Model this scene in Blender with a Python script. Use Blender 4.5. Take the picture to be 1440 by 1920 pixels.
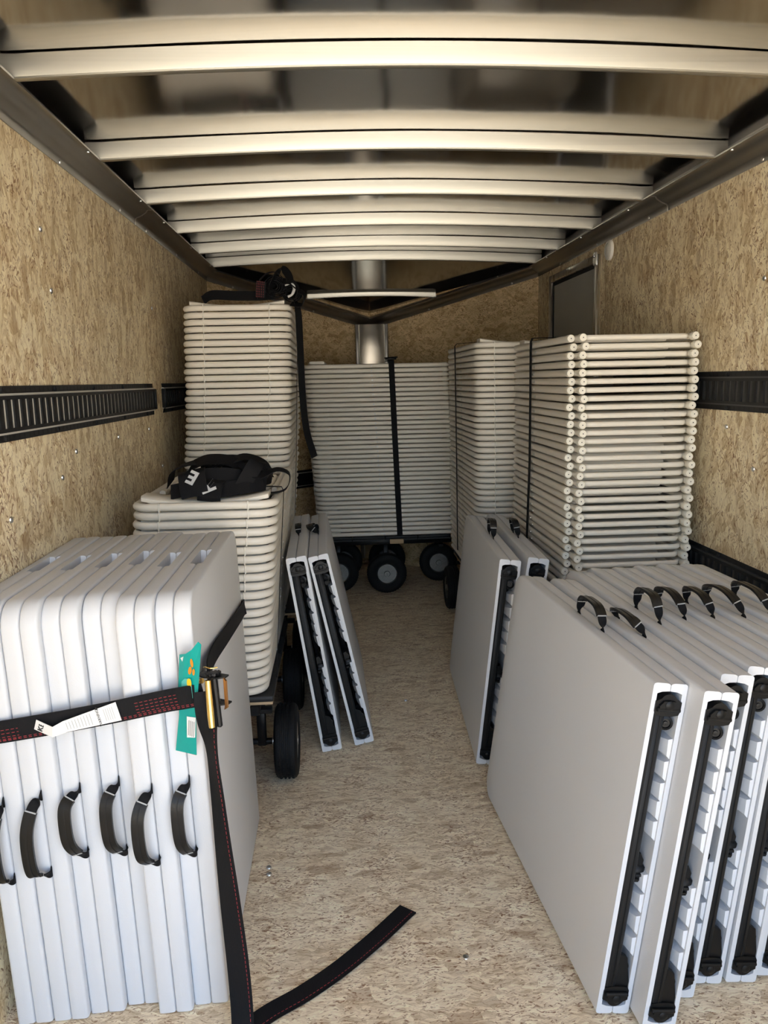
import bpy, bmesh, math, random
from mathutils import Vector, Matrix
random.seed(7)
for _o in list(bpy.data.objects): bpy.data.objects.remove(_o)
SC = bpy.context.scene
COL = SC.collection
PI = math.pi

# ------------------------------------------------------------------ camera
F_PX, PITCH, YAW, ROLL, CAM_H = 1460.05, -0.16829, 0.05979, -0.02095, 1.34638
cam_d = bpy.data.cameras.new('camera'); cam = bpy.data.objects.new('camera', cam_d); COL.objects.link(cam)
cam_d.sensor_fit = 'VERTICAL'; cam_d.sensor_height = 36.0; cam_d.lens = 36.0 * F_PX / 1920.0
cam_d.clip_start = 0.05; cam_d.clip_end = 500
_f = Vector((math.sin(YAW)*math.cos(PITCH), math.cos(YAW)*math.cos(PITCH), math.sin(PITCH)))
_r = Vector((math.cos(YAW), -math.sin(YAW), 0)); _u = _r.cross(_f)
_r2 = math.cos(ROLL)*_r + math.sin(ROLL)*_u; _u2 = -math.sin(ROLL)*_r + math.cos(ROLL)*_u
_m = Matrix.Identity(4)
for i in range(3):
    _m[i][0] = _r2[i]; _m[i][1] = _u2[i]; _m[i][2] = -_f[i]
_m[2][3] = CAM_H
cam.matrix_world = _m
SC.camera = cam

# ------------------------------------------------------------------ world, sun, exposure
SUN_EL, SUN_AZ = math.radians(56), math.radians(78)      # azimuth measured from +Y towards +X
world = bpy.data.worlds.new('sky'); SC.world = world; world.use_nodes = True
wn = world.node_tree; wn.nodes.clear()
w_out = wn.nodes.new('ShaderNodeOutputWorld'); w_bg = wn.nodes.new('ShaderNodeBackground'); w_sky = wn.nodes.new('ShaderNodeTexSky')
w_sky.sky_type = 'NISHITA'; w_sky.sun_disc = False; w_sky.sun_elevation = SUN_EL; w_sky.sun_rotation = SUN_AZ
w_sky.air_density = 1.0; w_sky.dust_density = 2.0; w_sky.ozone_density = 1.0
w_bg.inputs['Strength'].default_value = 0.25
wn.links.new(w_sky.outputs[0], w_bg.inputs[0]); wn.links.new(w_bg.outputs[0], w_out.inputs[0])
sun_d = bpy.data.lights.new('sun', 'SUN'); sun_d.energy = 8.0; sun_d.angle = math.radians(0.6); sun_d.color = (1.0, 0.95, 0.86)
sun = bpy.data.objects.new('sun', sun_d); COL.objects.link(sun)
_sd = Vector((math.sin(SUN_AZ)*math.cos(SUN_EL), math.cos(SUN_AZ)*math.cos(SUN_EL), math.sin(SUN_EL)))
sun.rotation_euler = _sd.to_track_quat('Z', 'Y').to_euler(); sun.location = (6, -2, 8)
SC.view_settings.view_transform = 'Standard'; SC.view_settings.look = 'None'
SC.view_settings.gamma = 1.0; SC.view_settings.use_curve_mapping = False
SC.view_settings.exposure = 2.0
SC.cycles.max_bounces = 8; SC.cycles.diffuse_bounces = 4; SC.cycles.glossy_bounces = 3; SC.cycles.transmission_bounces = 2; SC.cycles.caustics_refractive = False

# ------------------------------------------------------------------ materials
def new_mat(name):
    m = bpy.data.materials.new(name); m.use_nodes = True
    nt = m.node_tree; b = nt.nodes['Principled BSDF']
    return m, nt, b
def simple(name, col, rough=0.5, metal=0.0, bump=0.0, bscale=200.0, spec=None, var=0.0):
    m, nt, b = new_mat(name)
    b.inputs['Base Color'].default_value = (*col, 1); b.inputs['Roughness'].default_value = rough; b.inputs['Metallic'].default_value = metal
    if spec is not None: b.inputs['Specular IOR Level'].default_value = spec
    if bump or var:
        tc = nt.nodes.new('ShaderNodeTexCoord'); no = nt.nodes.new('ShaderNodeTexNoise'); no.inputs['Scale'].default_value = bscale; no.inputs['Detail'].default_value = 3
        nt.links.new(tc.outputs['Object'], no.inputs['Vector'])
        if bump:
            bp = nt.nodes.new('ShaderNodeBump'); bp.inputs['Strength'].default_value = bump; bp.inputs['Distance'].default_value = 0.002
            nt.links.new(no.outputs[0], bp.inputs['Height']); nt.links.new(bp.outputs[0], b.inputs['Normal'])
        if var:
            n2 = nt.nodes.new('ShaderNodeTexNoise'); n2.inputs['Scale'].default_value = 6; n2.inputs['Detail'].default_value = 4
            nt.links.new(tc.outputs['Object'], n2.inputs['Vector'])
            rp = nt.nodes.new('ShaderNodeValToRGB')
            rp.color_ramp.elements[0].color = (*[c*(1-var) for c in col], 1); rp.color_ramp.elements[1].color = (*[min(1, c*(1+var)) for c in col], 1)
            rp.color_ramp.elements[0].position = .3; rp.color_ramp.elements[1].position = .7
            nt.links.new(n2.outputs[0], rp.inputs[0]); nt.links.new(rp.outputs[0], b.inputs['Base Color'])
    return m

def osb(name, axis_u, axis_v, base, light, dark, spread=0.9, sc=1.0, fleck=1.0, chipw=.30, grain=(14, 130)):
    """Oriented strand board: overlapping elongated chips, each with its own grain direction and tone (u = main strand direction)."""
    m, nt, b = new_mat(name); N, L = nt.nodes, nt.links
    tc = N.new('ShaderNodeTexCoord'); sep = N.new('ShaderNodeSeparateXYZ'); L.new(tc.outputs['Object'], sep.inputs[0])
    cmb = N.new('ShaderNodeCombineXYZ'); L.new(sep.outputs[axis_u], cmb.inputs[0]); L.new(sep.outputs[axis_v], cmb.inputs[1])
    wn_ = N.new('ShaderNodeTexNoise'); wn_.inputs['Scale'].default_value = 30; wn_.inputs['Detail'].default_value = 4; L.new(cmb.outputs[0], wn_.inputs['Vector'])
    wsub = N.new('ShaderNodeVectorMath'); wsub.operation = 'SUBTRACT'; L.new(wn_.outputs['Color'], wsub.inputs[0]); wsub.inputs[1].default_value = (.5, .5, .5)
    wsc = N.new('ShaderNodeVectorMath'); wsc.operation = 'SCALE'; L.new(wsub.outputs[0], wsc.inputs[0]); wsc.inputs['Scale'].default_value = 0.022
    wad = N.new('ShaderNodeVectorMath'); wad.operation = 'ADD'; L.new(cmb.outputs[0], wad.inputs[0]); L.new(wsc.outputs[0], wad.inputs[1])
    def ramp(inp, stops):
        r = N.new('ShaderNodeValToRGB'); e = r.color_ramp.elements
        while len(e) < len(stops): e.new(0.5)
        for k, (p, c) in enumerate(stops): e[k].position = p; e[k].color = (*c, 1)
        L.new(inp, r.inputs[0]); return r.outputs[0]
    def mix(fac, a, bb, mode='MIX'):
        x = N.new('ShaderNodeMix'); x.data_type = 'RGBA'; x.blend_type = mode
        if isinstance(fac, float): x.inputs['Factor'].default_value = fac
        else: L.new(fac, x.inputs['Factor'])
        for sock, val in ((x.inputs['A'], a), (x.inputs['B'], bb)):
            if isinstance(val, tuple): sock.default_value = (*val, 1)
            else: L.new(val, sock)
        return x.outputs['Result']
    def math_(op, a, bb):
        x = N.new('ShaderNodeMath'); x.operation = op
        for k, v in enumerate((a, bb)):
            if isinstance(v, (int, float)): x.inputs[k].default_value = v
            else: L.new(v, x.inputs[k])
        return x.outputs[0]
    def chips(ang, su, sv, seed):
        mp = N.new('ShaderNodeMapping'); mp.vector_type = 'TEXTURE'
        mp.inputs['Rotation'].default_value = (0, 0, ang); mp.inputs['Scale'].default_value = (1/(su*sc), 1/(sv*sc), 1); mp.inputs['Location'].default_value = (seed, seed*1.7, 0)
        L.new(wad.outputs[0], mp.inputs['Vector'])
        v = N.new('ShaderNodeTexVoronoi'); v.voronoi_dimensions = '2D'; v.inputs['Scale'].default_value = 1.0; L.new(mp.outputs[0], v.inputs['Vector'])
        s = N.new('ShaderNodeSeparateColor'); L.new(v.outputs['Color'], s.inputs[0])
        ro = N.new('ShaderNodeVectorRotate'); ro.rotation_type = 'Z_AXIS'
        L.new(wad.outputs[0], ro.inputs['Vector'])
        a_ = math_('MULTIPLY', math_('SUBTRACT', s.outputs[0], .5), 2*spread); L.new(math_('ADD', a_, ang), ro.inputs['Angle'])
        ms = N.new('ShaderNodeMapping'); ms.inputs['Scale'].default_value = (grain[0]*sc, grain[1]*sc, 1); L.new(ro.outputs[0], ms.inputs['Vector'])
        g = N.new('ShaderNodeTexNoise'); g.inputs['Scale'].default_value = 1; g.inputs['Detail'].default_value = 5; g.inputs['Roughness'].default_value = .70; L.new(ms.outputs[0], g.inputs['Vector'])
        val = math_('ADD', math_('MULTIPLY', math_('SUBTRACT', s.outputs[1], .5), chipw), math_('ADD', math_('MULTIPLY', g.outputs[0], 1.15), .105))
        return val, s.outputs[2], g.outputs[0], ms
    brown = tuple(.55*a+.45*c for a, c in zip(base, dark))
    v1, k1, g1, m1 = chips(0.0, 16, 42, 3.1); v2, k2, g2, m2 = chips(spread*.5, 20, 55, 7.7); v3, k3, g3, m3 = chips(-spread*.6, 24, 70, 1.9)
    stops = [(.40, brown), (.53, base), (.64, tuple(.5*a+.5*c for a, c in zip(light, base))), (.74, light), (.88, tuple(min(1, c*1.15) for c in light)), (.98, light)]
    colr = ramp(v1, stops)
    colr = mix(ramp(k2, [(.50, (0, 0, 0)), (.54, (1, 1, 1))]), colr, ramp(v2, stops))
    colr = mix(ramp(k3, [(.66, (0, 0, 0)), (.70, (1, 1, 1))]), colr, ramp(v3, stops))
    # a few reddish-brown strands
    colr = mix(ramp(k1, [(.965, (0, 0, 0)), (.985, (.55, .55, .55))]), colr, tuple(.45*a+.55*c for a, c in zip(base, dark)))
    colr = mix(ramp(k2, [(0.0, (.5, .5, .5)), (.022, (.4, .4, .4)), (.035, (0, 0, 0))]), colr, brown)
    # short dark flecks, gathered in places
    nb = N.new('ShaderNodeTexNoise'); nb.inputs['Scale'].default_value = 7; nb.inputs['Detail'].default_value = 3; L.new(cmb.outputs[0], nb.inputs['Vector'])
    for src, th in ((m1, .632), (m3, .640), (m2, .648)):
        ms = N.new('ShaderNodeMapping'); ms.inputs['Scale'].default_value = (3.2, 1.25, 1); ms.inputs['Location'].default_value = (th*31, th*17, 0); L.new(src.outputs[0], ms.inputs['Vector'])
        g = N.new('ShaderNodeTexNoise'); g.inputs['Scale'].default_value = 1; g.inputs['Detail'].default_value = 2; L.new(ms.outputs[0], g.inputs['Vector'])
        q = math_('ADD', g.outputs[0], math_('MULTIPLY', math_('SUBTRACT', nb.outputs[0], .5), .22))
        colr = mix(ramp(q, [(th-.012*fleck, (0, 0, 0)), (th+.03, (.8, .8, .8))]), colr, dark)
    bl = ramp(nb.outputs[0], [(0.3, (.86, .82, .76)), (0.65, (1.04, 1.03, 1.02))])
    colr = mix(0.6, colr, bl, 'MULTIPLY')
    L.new(colr, b.inputs['Base Color'])
    b.inputs['Roughness'].default_value = 0.62; b.inputs['Specular IOR Level'].default_value = 0.3
    bp = N.new('ShaderNodeBump'); bp.inputs['Strength'].default_value = 0.3; bp.inputs['Distance'].default_value = 0.001
    L.new(v1, bp.inputs['Height']); L.new(bp.outputs[0], b.inputs['Normal'])
    return m

def metal(name, col, rough, streak=(2, 300, 2), amt=0.12, warp=0.0):
    m, nt, b = new_mat(name); N, L = nt.nodes, nt.links
    b.inputs['Metallic'].default_value = 1.0
    tc = N.new('ShaderNodeTexCoord'); mp = N.new('ShaderNodeMapping'); mp.inputs['Scale'].default_value = streak; L.new(tc.outputs['Object'], mp.inputs['Vector'])
    no = N.new('ShaderNodeTexNoise'); no.inputs['Scale'].default_value = 1; no.inputs['Detail'].default_value = 3; L.new(mp.outputs[0], no.inputs['Vector'])
    rp = N.new('ShaderNodeValToRGB'); rp.color_ramp.elements[0].position = .3; rp.color_ramp.elements[1].position = .7
    rp.color_ramp.elements[0].color = (*[c*(1-amt) for c in col], 1); rp.color_ramp.elements[1].color = (*[min(1, c*(1+amt)) for c in col], 1)
    L.new(no.outputs[0], rp.inputs[0]); L.new(rp.outputs[0], b.inputs['Base Color'])
    mr = N.new('ShaderNodeMapRange'); mr.inputs['To Min'].default_value = rough*.8; mr.inputs['To Max'].default_value = rough*1.25
    L.new(no.outputs[0], mr.inputs['Value']); L.new(mr.outputs[0], b.inputs['Roughness'])
    if warp:
        n2 = N.new('ShaderNodeTexNoise'); n2.inputs['Scale'].default_value = 3.5; n2.inputs['Detail'].default_value = 1; L.new(tc.outputs['Object'], n2.inputs['Vector'])
        bp = N.new('ShaderNodeBump'); bp.inputs['Strength'].default_value = 1; bp.inputs['Distance'].default_value = warp
        L.new(n2.outputs[0], bp.inputs['Height']); L.new(bp.outputs[0], b.inputs['Normal'])
    return m

def webbing(name, col=(.0055, .0055, .0068)):
    m, nt, b = new_mat(name); N, L = nt.nodes, nt.links
    b.inputs['Base Color'].default_value = (*col, 1); b.inputs['Roughness'].default_value = .75; b.inputs['Specular IOR Level'].default_value = .25
    tc = N.new('ShaderNodeTexCoord'); wv = N.new('ShaderNodeTexWave'); wv.inputs['Scale'].default_value = 160; wv.inputs['Distortion'].default_value = .5
    L.new(tc.outputs['Object'], wv.inputs['Vector'])
    bp = N.new('ShaderNodeBump'); bp.inputs['Strength'].default_value = .4; bp.inputs['Distance'].default_value = .0006
    L.new(wv.outputs[0], bp.inputs['Height']); L.new(bp.outputs[0], b.inputs['Normal'])
    return m

M = {}
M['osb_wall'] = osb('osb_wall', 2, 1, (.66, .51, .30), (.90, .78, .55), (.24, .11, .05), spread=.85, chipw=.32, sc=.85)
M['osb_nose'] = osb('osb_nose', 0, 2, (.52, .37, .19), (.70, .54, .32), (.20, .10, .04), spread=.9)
M['osb_floor'] = osb('osb_floor', 0, 1, (.63, .49, .32), (.95, .81, .60), (.25, .115, .055), spread=.40, sc=1.0, chipw=.20, grain=(20, 150))
M['ply_edge'] = simple('plywood_edge', (.55, .40, .24), .7, var=.15)
M['roof'] = metal('roof_sheet_steel', (.44, .43, .42), .115, (1, 1, 1), .04, warp=.0025)
M['bow'] = metal('galvanised_bow', (.52, .50, .435), .40, (1.5, 160, 160), .05)
M['cove'] = metal('grey_cove_steel', (.36, .355, .345), .38, (2, 6, 2), .06)
M['alu'] = metal('aluminium', (.75, .74, .72), .28, (60, 60, 2), .06)
M['stainless'] = metal('polished_stainless', (.85, .80, .70), .32, (1, 1, 1), .03, warp=.012)
M['zinc'] = metal('zinc_screw', (.70, .70, .70), .3, (1, 1, 1), .05)
M['etrack'] = simple('black_track_paint', (.010, .0105, .012), .5, bump=.1, bscale=400, spec=.25)
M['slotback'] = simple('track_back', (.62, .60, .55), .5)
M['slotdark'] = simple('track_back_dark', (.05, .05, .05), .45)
M['door'] = simple('door_panel_grey', (.42, .42, .39), .45, var=.03)
M['gasket'] = simple('black_gasket', (.006, .006, .006), .7)
M['table'] = simple('white_blow_moulded_plastic', (.70, .705, .72), .42, bump=.12, bscale=420, spec=.4)
M['tablein'] = simple('white_plastic_inside', (.72, .725, .74), .5, spec=.3)
M['blackpl'] = simple('black_plastic', (.0045, .0045, .005), .42, spec=.3)
M['rail'] = simple('charcoal_rail_paint', (.014, .0145, .0155), .5, bump=.15, bscale=300, spec=.25)
M['chair'] = simple('ivory_painted_tube', (.86, .80, .70), .36, spec=.45)
M['chairpl'] = simple('ivory_plastic', (.84, .785, .69), .46, bump=.1, bscale=500, spec=.35)
M['capp'] = simple('cream_foot_cap', (.86, .81, .70), .5)
M['rubber'] = simple('tyre_rubber', (.007, .007, .0075), .68, bump=.2, bscale=250, spec=.25)
M['rim'] = metal('wheel_rim_grey', (.34, .34, .33), .42, (1, 1, 1), .05)
M['frameblk'] = simple('black_powder_coat', (.007, .007, .008), .4, spec=.3)
M['deck'] = simple('black_deck_board', (.014, .015, .018), .6, bump=.2, bscale=120)
M['strap'] = webbing('black_webbing')
M['thread'] = simple('red_thread', (.33, .03, .035), .7)
M['wthread'] = simple('pale_thread', (.45, .45, .45), .7)
M['label'] = simple('white_label_cloth', (.80, .78, .75), .6)
M['ink'] = simple('black_ink', (.02, .02, .02), .6)
M['greyink'] = simple('grey_small_print', (.42, .41, .40), .6)
M['teal'] = simple('teal_card', (.0, .37, .33), .35, spec=.45)
M['teal2'] = simple('light_teal_print', (.10, .52, .47), .35)
M['card'] = simple('brown_cardboard', (.55, .30, .15), .8)
M['orange'] = simple('orange_print', (.80, .27, .015), .4)
M['yellow'] = simple('yellow_print', (.85, .55, .02), .4)
M['white'] = simple('white_print', (.82, .84, .82), .5)
M['brass'] = metal('yellow_zinc', (.80, .57, .20), .25, (1, 1, 1), .1)
M['copper'] = metal('bronze_plate', (.48, .27, .13), .4, (1, 1, 1), .1)
M['letter'] = simple('silver_letter', (.62, .62, .62), .5)
M['vinyl'] = simple('black_vinyl_grip', (.006, .006, .0065), .34, spec=.4, bump=.15, bscale=160)
M['domelens'] = simple('milky_lens', (.62, .60, .55), .35)
M['domering'] = simple('white_lamp_ring', (.78, .75, .68), .4)
M['concrete'] = simple('pale_concrete', (.52, .48, .41), .85, var=.12)
M['osb_ramp'] = osb('osb_ramp', 0, 1, (.54, .41, .25), (.72, .57, .38), (.22, .13, .07), spread=.3)
M['white_skin'] = simple('white_trailer_skin', (.75, .75, .74), .3)

# ------------------------------------------------------------------ mesh helpers
class MB:
    """Collects vertices and faces and links them as ONE mesh object."""
    def __init__(s): s.v = []; s.f = []; s.mi = []
    def add(s, vs, fs, mi=0):
        o = len(s.v); s.v += [tuple(p) for p in vs]; s.f += [tuple(i+o for i in q) for q in fs]; s.mi += [mi]*len(fs); return s
    def box(s, x0, x1, y0, y1, z0, z1, mi=0, mat=None):
        vs = [Vector((x, y, z)) for z in (z0, z1) for y in (y0, y1) for x in (x0, x1)]
        if mat is not None: vs = [mat @ p for p in vs]
        return s.add(vs, [(0, 2, 3, 1), (4, 5, 7, 6), (0, 1, 5, 4), (2, 6, 7, 3), (0, 4, 6, 2), (1, 3, 7, 5)], mi)
    def cbox(s, x0, x1, y0, y1, z0, z1, c=.004, axis=2, mi=0, mat=None):
        """box with chamfered edges along one axis and chamfered ends"""
        def rect(a0, a1, b0, b1, i):
            return [(a0+c, b0+i), (a1-c, b0+i), (a1-i, b0+c), (a1-i, b1-c), (a1-c, b1-i), (a0+c, b1-i), (a0+i, b1-c), (a0+i, b0+c)]
        R = [(x0, x1), (y0, y1), (z0, z1)]
        a, bb = [k for k in range(3) if k != axis]
        lo, hi = R[axis]
        lev = [(lo, c*.8), (lo+c, 0), (hi-c, 0), (hi, c*.8)]
        vs = []; fs = []
        for t, i in lev:
            if i: rr = rect(R[a][0]+i, R[a][1]-i, R[bb][0]+i, R[bb][1]-i, 0)
            else: rr = rect(*R[a], *R[bb], 0)
            for p, q in rr:
                w = [0, 0, 0]; w[a] = p; w[bb] = q; w[axis] = t; vs.append(Vector(w))
        for k in range(3):
            for j in range(8):
                fs.append((k*8+j, k*8+(j+1) % 8, (k+1)*8+(j+1) % 8, (k+1)*8+j))
        fs.append(tuple(reversed(range(8)))); fs.append(tuple(range(24, 32)))
        if mat is not None: vs = [mat @ p for p in vs]
        return s.add(vs, fs, mi)
    def tube(s, pts, r, n=10, cap=True, mi=0, closed=False):
        pts = [Vector(p) for p in pts]; m = len(pts)
        rr = r if isinstance(r, (list, tuple)) else [r]*m
        def tan(i):
            if closed: return (pts[(i+1) % m]-pts[i-1]).normalized()
            a = pts[max(i-1, 0)]; c = pts[min(i+1, m-1)]; return (c-a).normalized()
        t = tan(0); ref = Vector((0, 0, 1)) if abs(t.z) < .9 else Vector((1, 0, 0))
        nrm = (ref - t*ref.dot(t)).normalized(); vs = []
        for i in range(m):
            t = tan(i); nrm = (nrm - t*nrm.dot(t)).normalized(); bi = t.cross(nrm)
            for k in range(n):
                a = 2*PI*k/n; vs.append(pts[i] + (nrm*math.cos(a)+bi*math.sin(a))*rr[i])
        fs = []
        for i in range(m if closed else m-1):
            j = (i+1) % m
            for k in range(n): fs.append((i*n+k, i*n+(k+1) % n, j*n+(k+1) % n, j*n+k))
        if cap and not closed: fs.append(tuple(reversed(range(n)))); fs.append(tuple(range((m-1)*n, m*n)))
        return s.add(vs, fs, mi)
    def cyl(s, p0, p1, r, n=16, mi=0): return s.tube([p0, p1], r, n, True, mi)
    def lathe(s, prof, c, axis, n=24, mi=0):
        """prof: (radius, height along axis)"""
        ax = Vector(axis).normalized(); ref = Vector((0, 0, 1)) if abs(ax.z) < .9 else Vector((1, 0, 0))
        e1 = (ref-ax*ref.dot(ax)).normalized(); e2 = ax.cross(e1); c = Vector(c); vs = []; fs = []
        for r, h in prof:
            for k in range(n):
                a = 2*PI*k/n; vs.append(c+ax*h+(e1*math.cos(a)+e2*math.sin(a))*r)
        for i in range(len(prof)-1):
            for k in range(n): fs.append((i*n+k, i*n+(k+1) % n, (i+1)*n+(k+1) % n, (i+1)*n+k))
        if prof[0][0] > 1e-5: fs.append(tuple(reversed(range(n))))
        if prof[-1][0] > 1e-5: fs.append(tuple(range((len(prof)-1)*n, len(prof)*n)))
        return s.add(vs, fs, mi)
    def prism(s, poly, h0, h1, fn, mi=0):
        """poly: 2-D outline, fn(a, b, h) -> point"""
        n = len(poly); vs = [fn(a, b, h0) for a, b in poly]+[fn(a, b, h1) for a, b in poly]
        fs = [(i, (i+1) % n, n+(i+1) % n, n+i) for i in range(n)]+[tuple(reversed(range(n))), tuple(range(n, 2*n))]
        return s.add(vs, fs, mi)
    def ribbon(s, pts, wdirs, width, th=.002, mi=0, off=0.0):
        """flat band: centre line, per-point width direction; off lifts it along its normal"""
        pts = [Vector(p) for p in pts]; m = len(pts); vs = []
        wd = [Vector(w).normalized() for w in wdirs] if isinstance(wdirs, list) else [Vector(wdirs).normalized()]*m
        ww = width if isinstance(width, list) else [width]*m
        for i in range(m):
            t = (pts[min(i+1, m-1)]-pts[max(i-1, 0)]).normalized(); w = (wd[i]-t*wd[i].dot(t)).normalized(); nn = t.cross(w)
            for a, bq in ((-1, -1), (1, -1), (1, 1), (-1, 1)):
                vs.append(pts[i]+w*(a*ww[i]/2)+nn*(bq*th/2+off))
        fs = []
        for i in range(m-1):
            for k in range(4): fs.append((i*4+k, i*4+(k+1) % 4, (i+1)*4+(k+1) % 4, (i+1)*4+k))
        fs.append((3, 2, 1, 0)); fs.append(tuple((m-1)*4+k for k in range(4)))
        return s.add(vs, fs, mi)
    def mesh(s, name, mats, smooth=True, angle=40):
        me = bpy.data.meshes.new(name); me.from_pydata(s.v, [], s.f); 
        for mm in (mats if isinstance(mats, (list, tuple)) else [mats]): me.materials.append(M[mm])
        me.polygons.foreach_set('material_index', s.mi)
        bm = bmesh.new(); bm.from_mesh(me); bmesh.ops.recalc_face_normals(bm, faces=bm.faces[:])
        if smooth:
            ca = math.radians(angle)
            for f in bm.faces: f.smooth = True
            for e in bm.edges:
                if len(e.link_faces) != 2 or e.calc_face_angle(0) > ca: e.smooth = False
        bm.to_mesh(me); bm.free(); me.update()
        return me
    def build(s, name, mats, parent=None, smooth=True, angle=40):
        return link(name, s.mesh(name, mats, smooth, angle), parent)

def link(name, me, parent=None, mat=None):
    o = bpy.data.objects.new(name, me); COL.objects.link(o)
    if parent is not None: o.parent = parent
    if mat is not None: o.matrix_basis = mat
    return o
def tag(o, label, cat, group=None):
    o['label'] = label; o['category'] = cat
    if group: o['group'] = group
    return o
def thing(name, label, cat, mat=None, group=None):
    o = bpy.data.objects.new(name, None); COL.objects.link(o); o.empty_display_size = .05
    if mat is not None: o.matrix_basis = mat
    return tag(o, label, cat, group)
def struct(o): o['kind'] = 'structure'; return o
def catmull(P, n=8):
    P = [Vector(p) for p in P]; out = []
    for i in range(len(P)-1):
        p0 = P[i-1] if i else P[0]*2-P[1]; p1 = P[i]; p2 = P[i+1]; p3 = P[i+2] if i+2 < len(P) else P[-1]*2-P[-2]
        for k in range(n):
            t = k/n; out.append(.5*((2*p1)+(p2-p0)*t+(2*p0-5*p1+4*p2-p3)*t*t+(3*p1-p0-3*p2+p3)*t**3))
    out.append(P[-1]); return out
def text_mesh(body, size, extrude=.0004, mat='ink', bold=0.0):
    cu = bpy.data.curves.new('txt', 'FONT'); cu.body = body; cu.size = size; cu.offset = bold; cu.extrude = extrude; cu.align_x = 'CENTER'; cu.align_y = 'CENTER'
    ob = bpy.data.objects.new('txt', cu); COL.objects.link(ob); dg = bpy.context.evaluated_depsgraph_get()
    me = bpy.data.meshes.new_from_object(ob.evaluated_get(dg)); bpy.data.objects.remove(ob); bpy.data.curves.remove(cu)
    me.materials.clear(); me.materials.append(M[mat]); return me
def frame_mat(o, x, y, z):
    m = Matrix.Identity(4); 
    for i in range(3): m[i][0] = x[i]; m[i][1] = y[i]; m[i][2] = z[i]; m[i][3] = o[i]
    return m
ONES = ['', 'first', 'second', 'third', 'fourth', 'fifth', 'sixth', 'seventh', 'eighth', 'ninth', 'tenth', 'eleventh', 'twelfth', 'thirteenth', 'fourteenth', 'fifteenth', 'sixteenth', 'seventeenth', 'eighteenth', 'nineteenth']
def ordinal(n):
    if n < 20: return ONES[n]
    t = {2: 'twent', 3: 'thirt', 4: 'fort'}[n//10]
    return t+'ieth' if n % 10 == 0 else t+'y-'+ONES[n % 10]

# ------------------------------------------------------------------ trailer shell
XL, XR, XM = -0.7497, 1.2857, 0.268
Z_WALL, Z_COVE, INSET = 1.962, 2.013, 0.072
Z_ROOF = 2.066
Y_REAR, Y_CORN, Y_APEX = -0.30, 4.93, 5.75
Z_APEX = 1.712
FLOOR_Z0 = -0.45

def crown(x, y=0):   # the roof is bowed a little upwards across its width
    t = (x-XM)/((XR-XL)/2-INSET); return .030*max(0, 1-abs(t)**1.8)

mb = MB(); mb.add([(XL-.03, Y_REAR, 0), (XR+.03, Y_REAR, 0), (XR+.03, Y_CORN, 0), (XM, Y_APEX+.04, 0), (XL-.03, Y_CORN, 0),
                   (XL-.03, Y_REAR, -.03), (XR+.03, Y_REAR, -.03), (XR+.03, Y_CORN, -.03), (XM, Y_APEX+.04, -.03), (XL-.03, Y_CORN, -.03)],
                  [(0, 1, 2, 3, 4), (9, 8, 7, 6, 5), (0, 5, 6, 1), (1, 6, 7, 2), (2, 7, 8, 3), (3, 8, 9, 4), (4, 9, 5, 0)])
floor = struct(mb.build('floor', 'osb_floor', smooth=False))

def wall(name, label_sheets, x0, x1, inner):
    o = struct(MB().box(x0, x1, Y_REAR, Y_CORN+.02, 0, Z_ROOF+.08).build(name, 'white_skin', smooth=False))
    for a, bq in label_sheets:     # 1.2 m sheets of strand board with a hair joint between them
        MB().box(min(inner, inner+(.009 if inner < 0 else -.009)), max(inner, inner+(.009 if inner < 0 else -.009)), a+.0008, bq-.0008, 0.001, Z_WALL+.03).build('strand_board_sheet', 'osb_wall', o, smooth=False)
    return o
wall('wall_left', [(Y_REAR, 2.15), (2.15, 3.37), (3.37, 4.59), (4.59, Y_CORN)], XL-.045, XL-.009, XL-.009)
wall('wall_right', [(Y_REAR, 2.30), (2.30, 3.70), (3.70, Y_CORN)], XR+.009, XR+.045, XR+.009)

# slanted V nose: two walls meeting at the front
def nose_wall(name, xc):
    d = Vector((XM-xc, Y_APEX-Y_CORN, 0)); L_ = d.length; d.normalize(); n = Vector((-d.y, d.x, 0))
    if n.y > 0: n = -n
    mat = frame_mat((xc, Y_CORN, 0), d, -n, (0, 0, 1)) if d.cross(-n).z > 0 else frame_mat((XM, Y_APEX, 0), -d, -n, (0, 0, 1))
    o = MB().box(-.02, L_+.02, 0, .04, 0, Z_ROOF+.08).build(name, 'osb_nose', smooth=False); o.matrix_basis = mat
    return struct(o), d, n, L_
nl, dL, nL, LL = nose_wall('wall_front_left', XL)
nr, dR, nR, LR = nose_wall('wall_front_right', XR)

# roof sheet: polished steel, crowned, with slight dents between the bows; slopes down into the nose
mb = MB(); nx, ny = 48, 60
rows = []
for j in range(ny+1):
    y = Y_REAR + (Y_APEX+.05-Y_REAR)*j/ny
    for i in range(nx+1):
        x = XL-.02+(XR-XL+.04)*i/nx
        z = Z_ROOF + crown(x)
        if y > 4.80:
            k = min(1, (y-4.80)/(Y_APEX-4.80)); z -= k*.285
        z += .0007*math.sin(x*6.1+y*2.3)*math.sin(y*5.1-x*1.7)
        rows.append((x, y, z))
mb.add(rows, [(j*(nx+1)+i, j*(nx+1)+i+1, (j+1)*(nx+1)+i+1, (j+1)*(nx+1)+i) for j in range(ny) for i in range(nx)])
ceil = struct(mb.build('ceiling', 'roof', angle=80))
roofskin = struct(MB().box(XL-.06, XR+.06, Y_REAR, Y_APEX+.12, Z_ROOF+.14, Z_ROOF+.16).build('trim_1', 'white_skin', smooth=False))

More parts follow.
